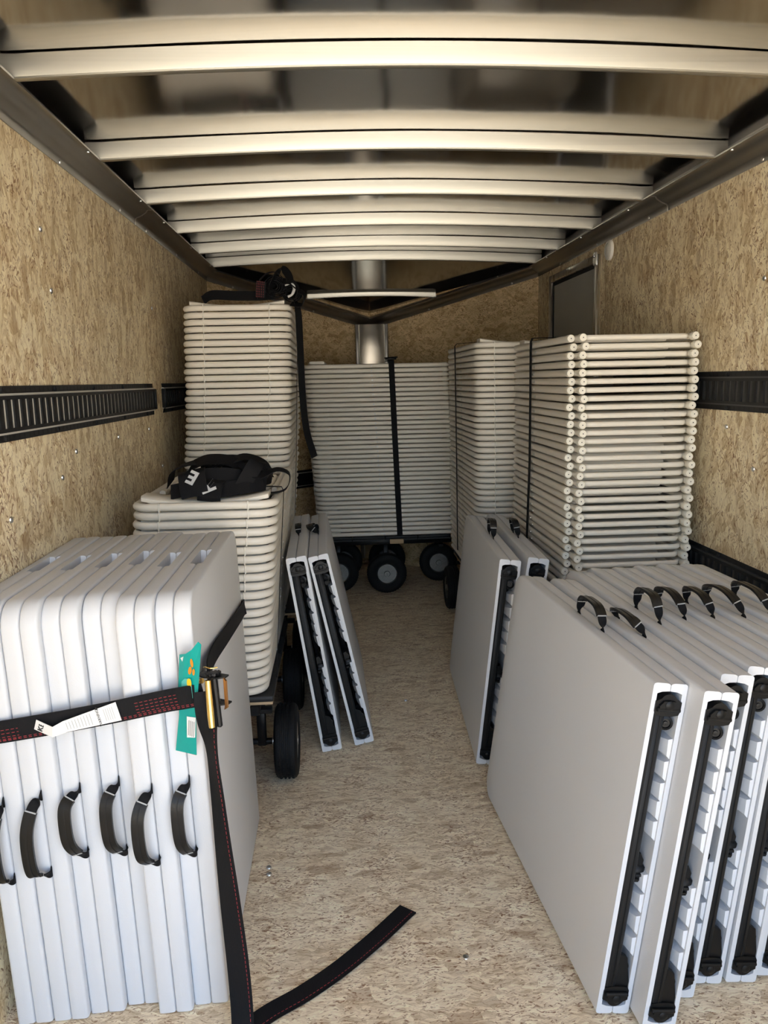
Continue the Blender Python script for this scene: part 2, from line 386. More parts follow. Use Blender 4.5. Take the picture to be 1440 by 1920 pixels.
BOWS = [1.28, 1.885, 2.525, 3.11, 3.70, 4.27, 4.75]
def bow_mesh(x0, x1, zb, ztop, sag):
    prof = [(0, ztop), (0, .006), (.002, .002), (.005, 0), (.015, 0), (.018, .002), (.020, .006), (.020, ztop)]   # (y, z) of a hat channel
    prof_in = []
    m = MB(); n = 40; vs = []; k = len(prof)
    for i in range(n+1):
        x = x0+(x1-x0)*i/n
        for a, bz in prof: vs.append((x, a, zb+bz+sag(x)))
    fs = [(i*k+j, i*k+j+1, (i+1)*k+j+1, (i+1)*k+j) for i in range(n) for j in range(k-1)]
    m.add(vs, fs)
    m.add([vs[j] for j in range(k)], [tuple(range(k))]); m.add([vs[n*k+j] for j in range(k)], [tuple(range(k))])
    # rolled lip along the lower rear edge
    m.tube([(x0+(x1-x0)*i/n, .002, zb+.003+sag(x0+(x1-x0)*i/n)) for i in range(n+1)], .0035, 6)
    return m
for k, y in enumerate(BOWS):
    bump = lambda x, k=k: crown(x)-.0005
    o = bow_mesh(XL+.03, XR-.03, Z_COVE-.002, .0522, bump).build('trim_%d' % (k+2), 'bow', angle=50); o.location = (0, y, 0); struct(o)
o = bow_mesh(-.16, .70, 1.885, .034, lambda x: .014*(1-((x-XM)/.43)**2)).build('trim_9', 'bow', angle=50); o.location = (0, 5.37, 0); struct(o)

# cove: grey steel strip bridging wall top and roof, with a lower lip, along both sides and into the nose
def cove(name, p0, p1, n, z0, z1, lift=Z_COVE-Z_WALL):
    """p0,p1: wall-line points (x,y); n: inward normal; z0,z1: lower-edge heights at both ends"""
    p0 = Vector((*p0, 0)); p1 = Vector((*p1, 0)); n = Vector(n); m = MB(); vs = []
    prof = [(.001, -.006), (.004, -.007), (.005, .012), (.010, .018), (.030, .026), (.048, .038), (.053, .046), (INSET, lift-.003), (INSET, lift+.002), (.0, lift+.03)]
    k = len(prof)
    for p, z in ((p0, z0), (p1, z1)):
        for a, bz in prof: vs.append(p+n*a+Vector((0, 0, z+bz)))
    m.add(vs, [(j, j+1, k+j+1, k+j) for j in range(k-1)]); m.add(vs, [])
    m.add([vs[j] for j in range(k)], [tuple(range(k))]); m.add([vs[k+j] for j in range(k)], [tuple(range(k))])
    o = struct(m.build(name, 'cove', angle=60))
    # screws along the lower lip and at the upper edge
    L_ = (p1-p0).length; d = (p1-p0)/L_; s = .18
    while s < L_-.05:
        z = z0+(z1-z0)*s/L_
        MB().lathe([(.0065, 0), (.006, .0025), (.002, .004)], p0+d*s+n*.0045+Vector((0, 0, z+.002)), n, 8).build('screw', 'zinc', o)
        MB().lathe([(.0055, 0), (.005, .0025), (.002, .0035)], p0+d*(s+.07)+n*.064+Vector((0, 0, z+.0475)), Vector((0, 0, -1.)), 8).build('screw', 'zinc', o)
        s += .62
    return o
cl = cove('trim_10', (XL, Y_REAR), (XL, 3.19), (1, 0, 0), Z_WALL, Z_WALL)
cl2 = cove('trim_11', (XL, 3.193), (XL, Y_CORN), (1, 0, 0), Z_WALL, Z_WALL)
cr = cove('trim_12', (XR, Y_REAR), (XR, 3.02), (-1, 0, 0), Z_WALL, Z_WALL)
cr2 = cove('trim_13', (XR, 3.023), (XR, Y_CORN), (-1, 0, 0), Z_WALL, Z_WALL)
# bright joint covers where two cove lengths meet
for xw, s, y in ((XL, 1, 3.19), (XR, -1, 3.02)):
    m = MB(); prof = [(.001, -.006), (.006, -.008), (.007, .011), (.012, .017), (.032, .025), (.050, .037), (.055, .045), (.0735, .047)]
    vs = [(xw+s*a, yy, Z_WALL+bz-.0012) for yy in (y-.005, y+.008) for a, bz in prof]; k = len(prof)
    m.add(vs, [(j, j+1, k+j+1, k+j) for j in range(k-1)]); struct(m.build('trim_%d' % (14 if s > 0 else 15), 'alu', angle=60))
cove('trim_16', (XL, Y_CORN), (XM, Y_APEX), tuple(nL), Z_WALL, Z_APEX)
cove('trim_17', (XR, Y_CORN), (XM, Y_APEX), tuple(nR), Z_WALL, Z_APEX)
# stainless post plate in the point of the nose, dark trims at its sides
post = struct(MB().cbox(.185, .365, 5.600, 5.612, .05, Z_APEX+.02, .004, 2).build('trim_18', 'stainless'))
MB().cbox(.160, .184, 5.600, 5.625, .05, Z_APEX+.02, .003, 2).build('edge_trim', 'cove', post)
MB().cbox(.366, .390, 5.600, 5.625, .05, Z_APEX+.02, .003, 2).build('edge_trim', 'cove', post)
# wall screws and floor bolts
scr = MB().lathe([(.008, 0), (.007, .003), (.003, .004)], (0, 0, 0), (0, 0, 1), 10).mesh('screw', 'zinc')
def screw_at(p, axis, parent):
    q = Vector(axis).to_track_quat('Z', 'Y').to_matrix().to_4x4(); q.translation = Vector(p); return link('screw', scr, parent, q)
for y, z in ((1.81, 1.047), (2.21, 1.60), (3.40, 1.66), (3.40, 1.0), (2.17, 1.10), (2.17, 1.75), (2.30, 1.16), (2.75, 1.17), (3.2, 1.17)): screw_at((XL, y, z), (1, 0, 0), bpy.data.objects['wall_left'])
for y, z in ((2.32, 1.62), (2.32, 1.05), (2.32, 1.88), (2.2, 1.17), (2.5, 1.17)): screw_at((XR, y, z), (-1, 0, 0), bpy.data.objects['wall_right'])
for x, y in ((-.222, 1.98), (-.225, 2.01), (.262, 3.12), (.268, 1.62), (.05, 3.9)): screw_at((x, y, 0), (0, 0, 1), floor)

# side door in the right wall: grey panel in an aluminium frame
door = struct(MB().cbox(XR-.004, XR+.006, 3.83, 4.56, .08, 1.86, .003, 0).build('door_1', 'door'))
MB().box(XR-.0075, XR-.0008, 3.815, 3.832, .08, 1.878).build('gasket', 'gasket', door); MB().box(XR-.0075, XR-.0008, 4.558, 4.575, .08, 1.878).build('gasket', 'gasket', door)
MB().box(XR-.0075, XR-.0008, 3.832, 4.558, 1.858, 1.878).build('gasket', 'gasket', door)
MB().cbox(XR-.022, XR, 3.775, 3.815, .05, 1.915, .003, 2).build('door_frame', 'alu', door); MB().cbox(XR-.022, XR, 4.575, 4.615, .05, 1.915, .003, 2).build('door_frame', 'alu', door)
MB().cbox(XR-.022, XR, 3.816, 4.574, 1.878, 1.915, .003, 1).build('door_frame', 'alu', door)
MB().cbox(XR-.03, XR-.02, 3.772, 3.81, 1.862, 1.925, .004, 0).build('corner_bracket', 'zinc', door)
screw_at((XR-.031, 3.79, 1.905), (-1, 0, 0), door)

# dome lamp beside the door
dl = thing('dome_lamp', 'round white dome lamp with milky lens on right wall by door', 'lamp', Matrix.Translation((XR, 3.655, 1.912)))
MB().lathe([(.046, 0), (.046, -.004), (.044, -.012), (.036, -.016), (.035, -.012)], (0, 0, 0), (1, 0, 0), 28).build('ring', 'domering', dl)
MB().lathe([(.035, -.010), (.030, -.016), (.018, -.020), (.0001, -.021)], (0, 0, 0), (1, 0, 0), 28).build('lens', 'domelens', dl)

# ------------------------------------------------------------------ outside: ramp door let down and the yard that lights the interior
ramp = struct(MB().add([(XL, Y_REAR-.01, -.01), (XR, Y_REAR-.01, -.01), (XR, Y_REAR-1.95, FLOOR_Z0+.02), (XL, Y_REAR-1.95, FLOOR_Z0+.02),
                        (XL, Y_REAR-.01, -.07), (XR, Y_REAR-.01, -.07), (XR, Y_REAR-1.95, FLOOR_Z0+.001), (XL, Y_REAR-1.95, FLOOR_Z0+.001)],
                       [(0, 1, 2, 3), (7, 6, 5, 4), (0, 4, 5, 1), (1, 5, 6, 2), (2, 6, 7, 3), (3, 7, 4, 0)]).build('door_2', 'osb_ramp', smooth=False))
ground = struct(MB().add([(-60, -60, FLOOR_Z0), (60, -60, FLOOR_Z0), (60, 60, FLOOR_Z0), (-60, 60, FLOOR_Z0)], [(0, 1, 2, 3)]).build('floor_yard', 'concrete', smooth=False))
struct(MB().box(XL-.05, XR+.05, Y_REAR-.005, Y_REAR+.03, Z_ROOF-.02, Z_ROOF+.16).build('trim_19', 'white_skin', smooth=False))

# ------------------------------------------------------------------ slotted tie-down tracks
SLAT = MB().cbox(-.0135, .0135, .004, .013, -.040, .040, .0015, 2).mesh('slat', 'etrack')
def etrack(label, p0, p1, n, z0, z1, slats=True, ends=True, back='slotback'):
    p0 = Vector((*p0, 0)); p1 = Vector((*p1, 0)); d = (p1-p0); L_ = d.length; d.normalize(); n = Vector((*n, 0)).normalized()
    X = d; Y = n; Z = Vector((0, 0, 1))
    if X.cross(Y).z < 0: p0, X = p1.copy(), -d
    t = thing('tie_down_track', label, 'track', frame_mat(p0+n*.0005+Vector((0, 0, (z0+z1)/2)), X, Y, Z), 'slotted tie-down tracks on the walls')
    h = (z1-z0)/2
    MB().box(0, L_, 0, .0095, -.046, .046).build('back_plate', back, t, smooth=False)
    for s in (-1, 1):
        m = MB(); prof = [(h, 0), (h, .003), (h-.020, .003), (h-.026, .013), (h-.031, .0135), (.041, .0135), (.039, .004)]
        k = len(prof); vs = [(x, b_, s*a) for x in (0, L_) for a, b_ in prof]
        m.add(vs, [(j, j+1, k+j+1, k+j) for j in range(k-1)]); m.add(vs[:k], [tuple(range(k))]); m.add(vs[k:], [tuple(range(k))])
        m.build('flange', 'etrack', t, angle=20)
        # little punched holes in the flange, too many to count
        m = MB(); q = .02
        while q < L_-.01: m.box(q-.0018, q+.0018, .0028, .0034, s*(h-.009)-.005, s*(h-.009)+.005); q += .03
        o = m.build('punched_holes', 'gasket', t, smooth=False); o['kind'] = 'stuff'
        q = .12
        while q < L_-.05:
            MB().lathe([(.009, 0), (.008, .004), (.003, .006)], (q, .003, s*(h-.010)), (0, 1, 0), 8).build('track_screw', 'etrack', t); q += .34
    if slats:
        q = .025
        while q < L_-.02: link('slat', SLAT, t, Matrix.Translation((q, 0, 0))); q += .0425
    else:
        MB().box(0, L_, .003, .013, -.042, .042).build('web', 'etrack', t, smooth=False)
    if ends:
        for x in (-.004, L_-.008): MB().cbox(x, x+.012, 0, .018, -h+.022, h-.022, .002, 2).build('end_cap', 'etrack', t)
    return t
etrack('long black slotted track on left wall, nearest length above the table row', (XL, 1.02), (XL, 3.30), (1, 0), 1.224, 1.350)
etrack('short black track on left wall disappearing behind the tall chair stack', (XL, 3.48), (XL, 4.80), (1, 0), 1.224, 1.350)
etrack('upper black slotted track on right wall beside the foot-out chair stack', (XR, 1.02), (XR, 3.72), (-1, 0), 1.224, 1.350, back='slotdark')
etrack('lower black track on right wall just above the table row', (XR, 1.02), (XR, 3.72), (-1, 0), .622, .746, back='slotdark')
pA = Vector((XL, Y_CORN, 0))+dL*.1; pB = Vector((XL, Y_CORN, 0))+dL*(LL-.22)
etrack('upper black track on slanted front wall between the left and centre stacks', pA.xy, pB.xy, nL.xy, 1.224, 1.350, slats=False)
etrack('lower black track on slanted front wall between the left and centre stacks', pA.xy, pB.xy, nL.xy, .622, .746, slats=False)

# ------------------------------------------------------------------ folding tables (folded in half)
TW, TL, TT = .74, .925, .073        # width (along the fold), length, folded thickness
def table_half_mesh():
    h = TT/2; r = .055; W = TW; Ln = TL
    path = [(0, 0), (0, Ln*.5), (0, Ln-r-.02), (0, Ln-r)]
    for k in range(1, 7):
        a = PI-PI/2*k/7; path.append((r+r*math.cos(a), Ln-r+r*math.sin(a)))
    path += [(r, Ln), (W/2-.075, Ln), (W/2-.058, Ln), (W/2+.058, Ln), (W/2+.075, Ln), (W-r, Ln)]
    notch = {i for i, p in enumerate(path) if abs(p[0]-W/2) < .06 and p[1] == Ln}
    for k in range(1, 7):
        a = PI/2-PI/2*k/7; path.append((W-r+r*math.cos(a), Ln-r+r*math.sin(a)))
    path += [(W, Ln-r), (W, Ln-r-.02), (W, Ln*.5), (W, 0)]
    n = len(path); nor = []
    for i in range(n):
        a = Vector(path[max(i-1, 0)]); b_ = Vector(path[min(i+1, n-1)]); t = (b_-a).normalized(); nor.append(Vector((t.y, -t.x)))
    lev = [(0, .0060, 0), (.0010, .0030, 0), (.003, .0010, 0), (.0065, 0, 0), (h-.0145, 0, 0), (h-.014, 0, .044), (h-.006, .0005, .045), (h-.0022, .0020, .045), (h-.0006, .0045, .045), (h-.0006, .0165, .0455), (.020, .0180, .047), (.010, .022, .048)]
    m = MB(); vs = []
    for u, ins, ni in lev:
        for i, p in enumerate(path):
            d = max(ins, ni) if i in notch else ins
            q = Vector(p)+nor[i]*d
            if i in (0, n-1): q.y = 0
            vs.append((u, q.y, q.x))
    fs = [(k*n+i, k*n+i+1, (k+1)*n+i+1, (k+1)*n+i) for k in range(len(lev)-1) for i in range(n-1)]
    fs.append(tuple(range(n))); K = len(lev); fs.append(tuple(range((K-1)*n, K*n)))
    fs.append(tuple([k*n for k in range(K)]+[k*n+n-1 for k in reversed(range(K))]))
    m.add(vs, fs); return m.mesh('half_top', 'table', True, 35)
HALF = table_half_mesh()
def mirror_mesh(me, name):
    m2 = me.copy(); m2.name = name
    for v in m2.vertices: v.co.x = TT-v.co.x
    m2.flip_normals(); return m2
HALF2 = mirror_mesh(HALF, 'half_top_mirrored')
# hardware seen in the open fold side
def arc(cx, cy, r, a0, a1, n=6): return [(cx+r*math.cos(math.radians(a0+(a1-a0)*k/n)), cy+r*math.sin(math.radians(a0+(a1-a0)*k/n))) for k in range(n+1)]
_c = TT/2
def hinge_mesh():
    m = MB()
    # clip body across both halves: domed outline with shoulders
    out = [(_c-.0245, -.010), (_c-.021, -.016), (_c-.008, -.0175), (_c+.010, -.0175), (_c+.0215, -.015), (_c+.0245, -.008), (_c+.0245, .008), (_c+.020, .010)] + arc(_c, .004, .017, 30, 150, 8) + [(_c-.020, .010), (_c-.0245, .008)]
    out = [(_c+(a-_c)*1.13, b_*1.2) for a, b_ in out]
    m.prism(out, -.003, .040, lambda a, b_, h: (a, h, b_))
    m.prism([(_c-.019, -.009), (_c+.019, -.009), (_c+.021, .002), (_c+.012, .012), (_c-.012, .012), (_c-.021, .002)], -.009, -.002, lambda a, b_, h: (a, h, b_))
    m.cyl((_c-.024, -.006, -.006), (_c+.024, -.006, -.006), .0045, 10)
    m.lathe([(.0095, -.004), (.0095, .002), (.006, .004)], (_c, -.008, .004), (0, -1, 0), 14)
    return m.mesh('hinge_clip', 'blackpl', True, 35)
HINGE = hinge_mesh()
RAIL = MB().cbox(.0112, .0350, -.001, .022, .045, TW-.052, .004, 2).mesh('rail', 'rail')
RAIL_RIB = MB().box(.0235, .0260, -.0022, .0005, .06, TW-.065).mesh('rail_rib', 'blackpl', smooth=False)
PIVOT = MB().lathe([(.0150, .0), (.0150, .010), (.010, .012), (.009, .009), (.005, .009), (.0045, .012), (.0001, .0125)], (TT-.026, .020, 0), (-.25, -1, 0), 18).mesh('pivot_boss', 'blackpl')
LATCH = MB().cbox(_c+.001, TT-.0098, .016, .045, -.030, .006, .004, 2).prism([(_c+.003, .0), (_c+.019, .0), (_c+.021, .018), (_c+.012, .034), (_c+.003, .030)], .020, .040, lambda a, b_, h: (a, h, b_)).cyl((_c+.004, .014, -.012), (_c+.016, .014, -.012), .004, 8).box(_c+.002, _c+.012, .011, .018, -.026, -.020).mesh('latch', 'blackpl')
ARM = MB().prism([(_c-.012, .0), (_c+.026, .0), (_c+.026, .020), (_c+.014, .075), (_c-.004, .085)], .002, .014, lambda a, b_, h: (a, h, b_)).mesh('hinge_arm', 'blackpl')
RIB = MB().add([(TT-.0098, .004, -.022), (TT-.0098, .004, .022), (TT-.030, .05, .010), (TT-.030, .20, .008), (TT-.0098, .22, .022), (TT-.0098, .22, -.022), (TT-.028, .05, -.012), (TT-.028, .20, -.012), (TT-.018, .006, .019), (TT-.016, .006, -.016)],
               [(0, 9, 8, 1), (9, 6, 2, 8), (6, 7, 3, 2), (7, 5, 4, 3), (0, 5, 7, 6), (0, 6, 9), (1, 8, 2), (1, 2, 3, 4), (0, 1, 4, 5)]).mesh('rib', 'tablein', True, 25)
LEGS = MB()
LEGS.tube(catmull([(TT-.030, .06, .12), (TT-.030, .52, .12), (TT-.030, .60, .15), (TT-.030, .62, .22), (TT-.030, .62, .52), (TT-.030, .60, .59), (TT-.030, .52, .62), (TT-.030, .06, .62)], 5), .0105, 8)
LEGS.cyl((TT-.030, .10, .13), (TT-.030, .10, .61), .009, 8).cyl((TT-.030, .33, .13), (TT-.030, .33, .61), .009, 8)
LEGS = LEGS.mesh('folded_leg', 'blackpl')
TBAR = MB().cbox(.0105, .026, .05, .80, .055, .085, .003, 1).mesh('apron_bar', 'rail')

def carry_handle(parent, h0=.045, t0=0.0, half=.075, skew=0.0, wid=.025, flop=0.0, wc=.45):
    """webbing carry handle coming out of the seam on the v = TW side; t0 = sideways drift, h0 = height"""
    c = TT/2; w0 = TL*wc
    def P(s, h, t): return Vector((c+t, w0+s, TW+h))
    ctrl = [P(-half, -.010, 0), P(-half, .006, 0), P(-half*.86+skew*.3, h0*.62, t0*.55), P(-half*.55+skew, h0*.98, t0), P(skew, h0*1.05, t0*1.12), P(half*.55+skew, h0*(.98-flop), t0), P(half*.86+skew*.3, h0*(.62-flop), t0*.55), P(half, .006, 0), P(half, -.010, 0)]
    pts = catmull(ctrl, 7); n = len(pts); wd = []
    for i in range(n):
        f = i/(n-1); k = min(1, max(0, (min(f, 1-f)-.06)/.17)); k = k*k*(3-2*k)
        wd.append(Vector((k*.97+.03, (1-k), .0)).normalized())
    o = MB().ribbon(pts, wd, wid*.86, .0022).build('carry_handle', 'strap', parent, angle=50)
    g0, g1 = int(n*.26), int(n*.74)
    gp = pts[g0:g1]; m = MB()
    m.ribbon(gp, wd[g0:g1], wid, .006); m.build('grip', 'vinyl', o, angle=30)
    m = MB().ribbon(gp, wd[g0:g1], .0022, .0072); m.build('grip_seam', 'gasket', o)
    for e in (g0, g1-1):
        a, b_ = pts[e-1], pts[e+1] if e+1 < n else pts[e]
        MB().ribbon([pts[e]-(b_-a).normalized()*.0012, pts[e]+(b_-a).normalized()*.0012], [wd[e]]*2, wid*.9, .0074).build('stitching', 'wthread', o, smooth=False)
    return o
def table(label, mat, group, hw=True, handle=None, ribs=True):
    t = thing('folding_table', label, 'table', mat, group)
    link('half_top', HALF, t); link('half_top', HALF2, t)
    if hw:
        link('hinge_clip', HINGE, t, Matrix.Translation((0, 0, TW-.047)))
        link('hinge_clip', HINGE, t, Matrix.Translation((0, 0, .045)) @ Matrix.Translation((TT, 0, 0)) @ Matrix.Rotation(PI, 4, 'Y'))
        r = link('rail', RAIL, t); link('rail_rib', RAIL_RIB, r)
        link('pivot_boss', PIVOT, t, Matrix.Translation((0, 0, TW-.088))); link('pivot_boss', PIVOT, t, Matrix.Translation((0, 0, .105)))
        link('hinge_arm', ARM, t, Matrix.Translation((0, 0, .055)))
        link('latch', LATCH, t, Matrix.Translation((0, 0, TW*.44)))
        link('folded_leg', LEGS, t); link('apron_bar', TBAR, t); link('apron_bar', TBAR, t, Matrix.Translation((0, 0, TW-.14)))
        if ribs:
            for v in (.155, .205, .255, .30, .42, .465, .505, .552, .60): link('rib', RIB, t, Matrix.Translation((0, 0, v)))
    if handle is not None: carry_handle(t, **handle)
    return t
def lean_mat(x, y, lean, yaw):
    ex = Vector((math.cos(yaw), -math.sin(yaw), 0)); ey = Vector((math.sin(yaw), math.cos(yaw), 0)); ez = Vector((0, 0, 1))
    up = ez*math.cos(lean)+ex*math.sin(lean); th = ex*math.cos(lean)-ez*math.sin(lean)
    o = Vector((x, y, 0.001)); 
    if lean > 0: o = o-th*TT
    return frame_mat(o, th, ey, up)
# right row, leaning towards the right wall, open fold side to the viewer
RT = [(.5849, 1.4268, .1395, -.066, dict(h0=.050, t0=-.004, skew=.004)),
      (.6640, 1.3760, .1380, -.055, dict(h0=.036, t0=-.030, skew=-.012, flop=.1)),
      (.7420, 1.4563, .1320, -.050, dict(h0=.062, t0=-.014, half=.066, skew=-.01)),
      (.8210, 1.4900, .1265, -.050, dict(h0=.050, t0=-.012, half=.072, skew=.012, flop=.12)),
      (.8990, 1.4870, .1225, -.050, dict(h0=.048, t0=-.018, half=.066)),
      (.9770, 1.5000, .1185, -.048, dict(h0=.050, t0=-.028, half=.085, flop=.15)),
      (1.0550, 1.5050, .1145, -.046, dict(h0=.050, t0=-.022, half=.080)),
      (1.1330, 1.5000, .1105, -.046, None)]
RL = ['outermost of right table row, its broad face to the aisle', 'second of right table row from the aisle, standing furthest forward', 'third of right table row from the aisle', 'fourth of right table row from the aisle',
      'fifth of right table row from the aisle', 'sixth of right table row from the aisle', 'seventh of right table row, one short of the wall', 'last of right table row, against the right wall']
for (x, y, ln, yw, hd), lb in zip(RT, RL):
    table('white folded plastic table, '+lb, lean_mat(x, y, ln, yw), 'folded tables leaning in the right row', handle=hd)
# pairs further in
for x, y, ln, yw, hd, lb in ((-.0840, 2.6838, -.1430, -.018, dict(h0=.030, t0=.002, half=.05, wc=.5), 'left one of the pair leaning on the left chair cart'),
                             (.0370, 2.7245, -.2040, -.016, dict(h0=.030, t0=-.028, half=.05, wc=.5), 'right one of the pair leaning on the left chair cart'),
                             (.5292, 2.5243, .1101, .043, dict(h0=.060, t0=-.004, half=.05), 'aisle one of the pair before the foot-out chair stack'),
                             (.6080, 2.5411, .1400, .039, dict(h0=.055, t0=-.016, half=.05), 'wall-side one of the pair before the foot-out chair stack')):
    table('white folded plastic table, '+lb, lean_mat(x, y, ln, yw), 'folded tables leaning in pairs by the aisle', handle=hd)
# left row: standing on the fold side, carry handles to the viewer, hand slots on top
LT = [(-.2748, 1.5300, dict(h0=.036, t0=-.020, skew=.004, half=.080)), (-.3480, 1.5120, dict(h0=.034, t0=-.024, skew=-.006, half=.080)), (-.4225, 1.5420, dict(h0=.034, t0=-.020, skew=.002, half=.078)),
      (-.4965, 1.5250, dict(h0=.034, t0=-.022, skew=.008, half=.072)), (-.5705, 1.5110, dict(h0=.026, t0=-.026, skew=-.022, half=.085)), (-.6450, 1.5080, dict(h0=.026, t0=-.018, skew=-.02, half=.085))]
LLB = ['nearest the aisle with a plain broad face', 'second from the aisle', 'third from the aisle, pushed furthest back', 'fourth from the aisle', 'fifth from the aisle, its handle hanging flat', 'against the left wall']
for k, ((x, y, hd), lb) in enumerate(zip(LT, LLB)):
    ln = -.030+random.uniform(-.001, .001)
    X = Vector((math.cos(ln), 0, -math.sin(ln))); Y = Vector((math.sin(ln), 0, math.cos(ln))); Z = Vector((0, -1, 0))
    dz = (0, .0, .0, .0, 0, 0)[k]
    org = Vector((x, y+TW, .001+dz))-X*TT; org.z += 0 if ln > 0 else 0
    hd = dict(hd); hd['wc'] = (.485, .480, .487, .492, .472, .462)[k]; 
    table('white folded plastic table in strapped left row, '+lb, frame_mat(org+Vector((0, 0, .0022)), X, Y, Z), 'folded tables strapped in the left row', handle=hd, ribs=False)

# ------------------------------------------------------------------ folding chairs, folded flat and stacked
CW = .2145
def chair_meshes():
    r = .0125; rc = .055; pts = [(-CW, .862, 0), (-CW, .50, 0), (-CW, .0125+rc, 0)]
    for k in range(1, 7): a = PI+PI/2*k/7; pts.append((-CW+rc+rc*math.cos(a), .0125+rc+rc*math.sin(a), 0))
    pts += [(-CW+rc, .0125, 0), (0, .0125, 0), (CW-rc, .0125, 0)]
    for k in range(1, 7): a = -PI/2+PI/2*k/7; pts.append((CW-rc+rc*math.cos(a), .0125+rc+rc*math.sin(a), 0))
    pts += [(CW, .0125+rc, 0), (CW, .50, 0), (CW, .862, 0)]
    D = {}
    D['tube_frame'] = MB().tube(pts, r, 10).mesh('tube_frame', 'chair', True, 60)
    # back panel behind the top bend, dished across its width
    m = MB(); n = 12; vs = []
    for i in range(n+1):
        x = -.196+.392*i/n; zz = .010*(x/.196)**2
        e = .012*max(0, (abs(x)-.16)/.036)
        for y, z in ((.030+e, zz-.004), (.030+e, zz+.008), (.036+e, zz+.0125), (.135-e, zz+.0125), (.142-e, zz+.008), (.142-e, zz-.004)): vs.append((x, y, z))
    fs = [(i*6+j, i*6+(j+1) % 6, (i+1)*6+(j+1) % 6, (i+1)*6+j) for i in range(n) for j in range(6)]+[tuple(range(6)), tuple(n*6+j for j in range(6))]
    D['backrest'] = m.add([(x, y, z-.0085*(x/.196)**2) for x, y, z in vs], fs).mesh('backrest', 'chairpl', True, 50)
    m.v = []; m.f = []; m.mi = []
    D['backrest_top'] = m.add([(x, y, z+.010*(x/.196)**2) for x, y, z in vs], fs).mesh('backrest', 'chairpl', True, 50)
    # seat panel with rolled front edge
    m = MB(); vs = []; ys = [(.350, -.004, .004), (.358, -.007, .008), (.40, -.008, .0095), (.68, -.008, .0095), (.72, -.009, .0085), (.742, -.011, .003), (.746, -.008, -.002)]
    for y, z0, z1 in ys:
        w = .178 if .36 < y < .73 else .170
        for x, z in ((-w, (z0+z1)/2), (-w+.006, z1), (-.06, z1-.002), (.06, z1-.002), (w-.006, z1), (w, (z0+z1)/2), (w-.006, z0), (-w+.006, z0)): vs.append((x, y, z))
    k = 8; q = len(ys)
    fs = [(i*k+j, i*k+(j+1) % k, (i+1)*k+(j+1) % k, (i+1)*k+j) for i in range(q-1) for j in range(k)]+[tuple(range(k)), tuple((q-1)*k+j for j in range(k))]
    D['seat'] = m.add(vs, fs).mesh('seat', 'chairpl', True, 50)
    IW = .192
    for s, nm in ((-1, 'a'), (1, 'b')):
        D['leg'+nm] = MB().tube([(s*IW, .33, 0), (s*IW, .60, 0), (s*IW, .925, 0)], .0105, 9).mesh('rear_leg', 'chair', True, 60)
    cb = [(-.176, .845, 0)]
    cb = catmull([(-IW+.002, .862, 0), (-.172, .890, 0), (-.145, .902, 0), (0, .902, 0), (.145, .902, 0), (.172, .890, 0), (IW-.002, .862, 0)], 4)
    D['crossbar'] = MB().tube(cb, .0095, 9).mesh('crossbar', 'chair', True, 60)
    m = MB().lathe([(.0128, -.030), (.0136, -.026), (.0138, -.004), (.0122, 0), (.0105, 0), (.0098, -.0012), (.0001, -.0012)], (0, 0, 0), (0, 1, 0), 16)
    m.box(-.0022, .0010, -.0014, -.0008, -.0018, .0016, 1)
    D['cap'] = m.mesh('foot_cap', ['capp', 'gasket'], True, 40)
    D['clip'] = MB().cbox(-.0022, .0022, -.0008, .020, -.0138, .0138, .001, 0).mesh('clip', 'chairpl')
    D['hinge'] = MB().cbox(-.004, .004, -.025, .025, -.0095, .0105, .003, 0).lathe([(.006, 0), (.0055, .002), (.002, .003)], (.0, .0, .0105), (0, 0, 1), 8, mi=1).mesh('hinge_plate', ['chairpl', 'zinc'])
    D['bolt'] = MB().lathe([(.0048, 0), (.004, .0025), (.0015, .0032)], (0, 0, 0), (1, 0, 0), 8).mesh('rivet', 'zinc')
    return D, IW
CH, IW = chair_meshes()
T_ = Matrix.Translation
def chair(label, group, mat, top=False):
    t = thing('folding_chair', label, 'chair', mat, group)
    f = link('tube_frame', CH['tube_frame'], t)
    link('backrest', CH['backrest_top' if top else 'backrest'], t); link('seat', CH['seat'], t)
    for nm, s in (('a', -1), ('b', 1)):
        lg = link('rear_leg', CH['leg'+nm], t); link('foot_cap', CH['cap'], lg, T_((s*IW, .928, 0)))
        link('foot_cap', CH['cap'], f, T_((s*CW, .866, 0)))
        link('clip', CH['clip'], f, T_((s*.135, 0, 0)))
        link('hinge_plate', CH['hinge'], t, T_((s*.186, .372, 0)))
        link('rivet', CH['bolt'], f, T_((s*(CW+.0118), .41, 0)) @ Matrix.Rotation(0 if s > 0 else PI, 4, 'Z'))
    link('crossbar', CH['crossbar'], t)
    return t
def stack(desc, group, n, x, y, z0, pitch, rot, shift, jit=(.003, .004, .004), alt=0.0, bulge=None):
    """(x, y): where the middle of the top bend stands; shift: drift (dx, dy) from top to bottom"""
    for k in range(n):                                 # k = 0 is the bottom chair
        f = 1-k/(n-1)
        dx = shift[0]*f+random.uniform(-jit[0], jit[0])+(alt if k % 2 else -alt)+(bulge(f) if bulge else 0); dy = shift[1]*f+random.uniform(-jit[1], jit[1])
        mat = T_((x+dx, y+dy, z0+k*pitch)) @ Matrix.Rotation(rot+random.uniform(-jit[2], jit[2]), 4, 'Z')
        i = n-k
        lab = 'white folding chair, '+('topmost' if i == 1 else ordinal(i)+' from the top')+' of the '+desc
        chair(lab, group, mat, i == 1)
Z0 = .3655
stack('low stack by the left wall', 'chairs in the low left stack', 22, -.412, 2.385, Z0, .0290, 0, (-.056, 0), jit=(.003, .003, .003))
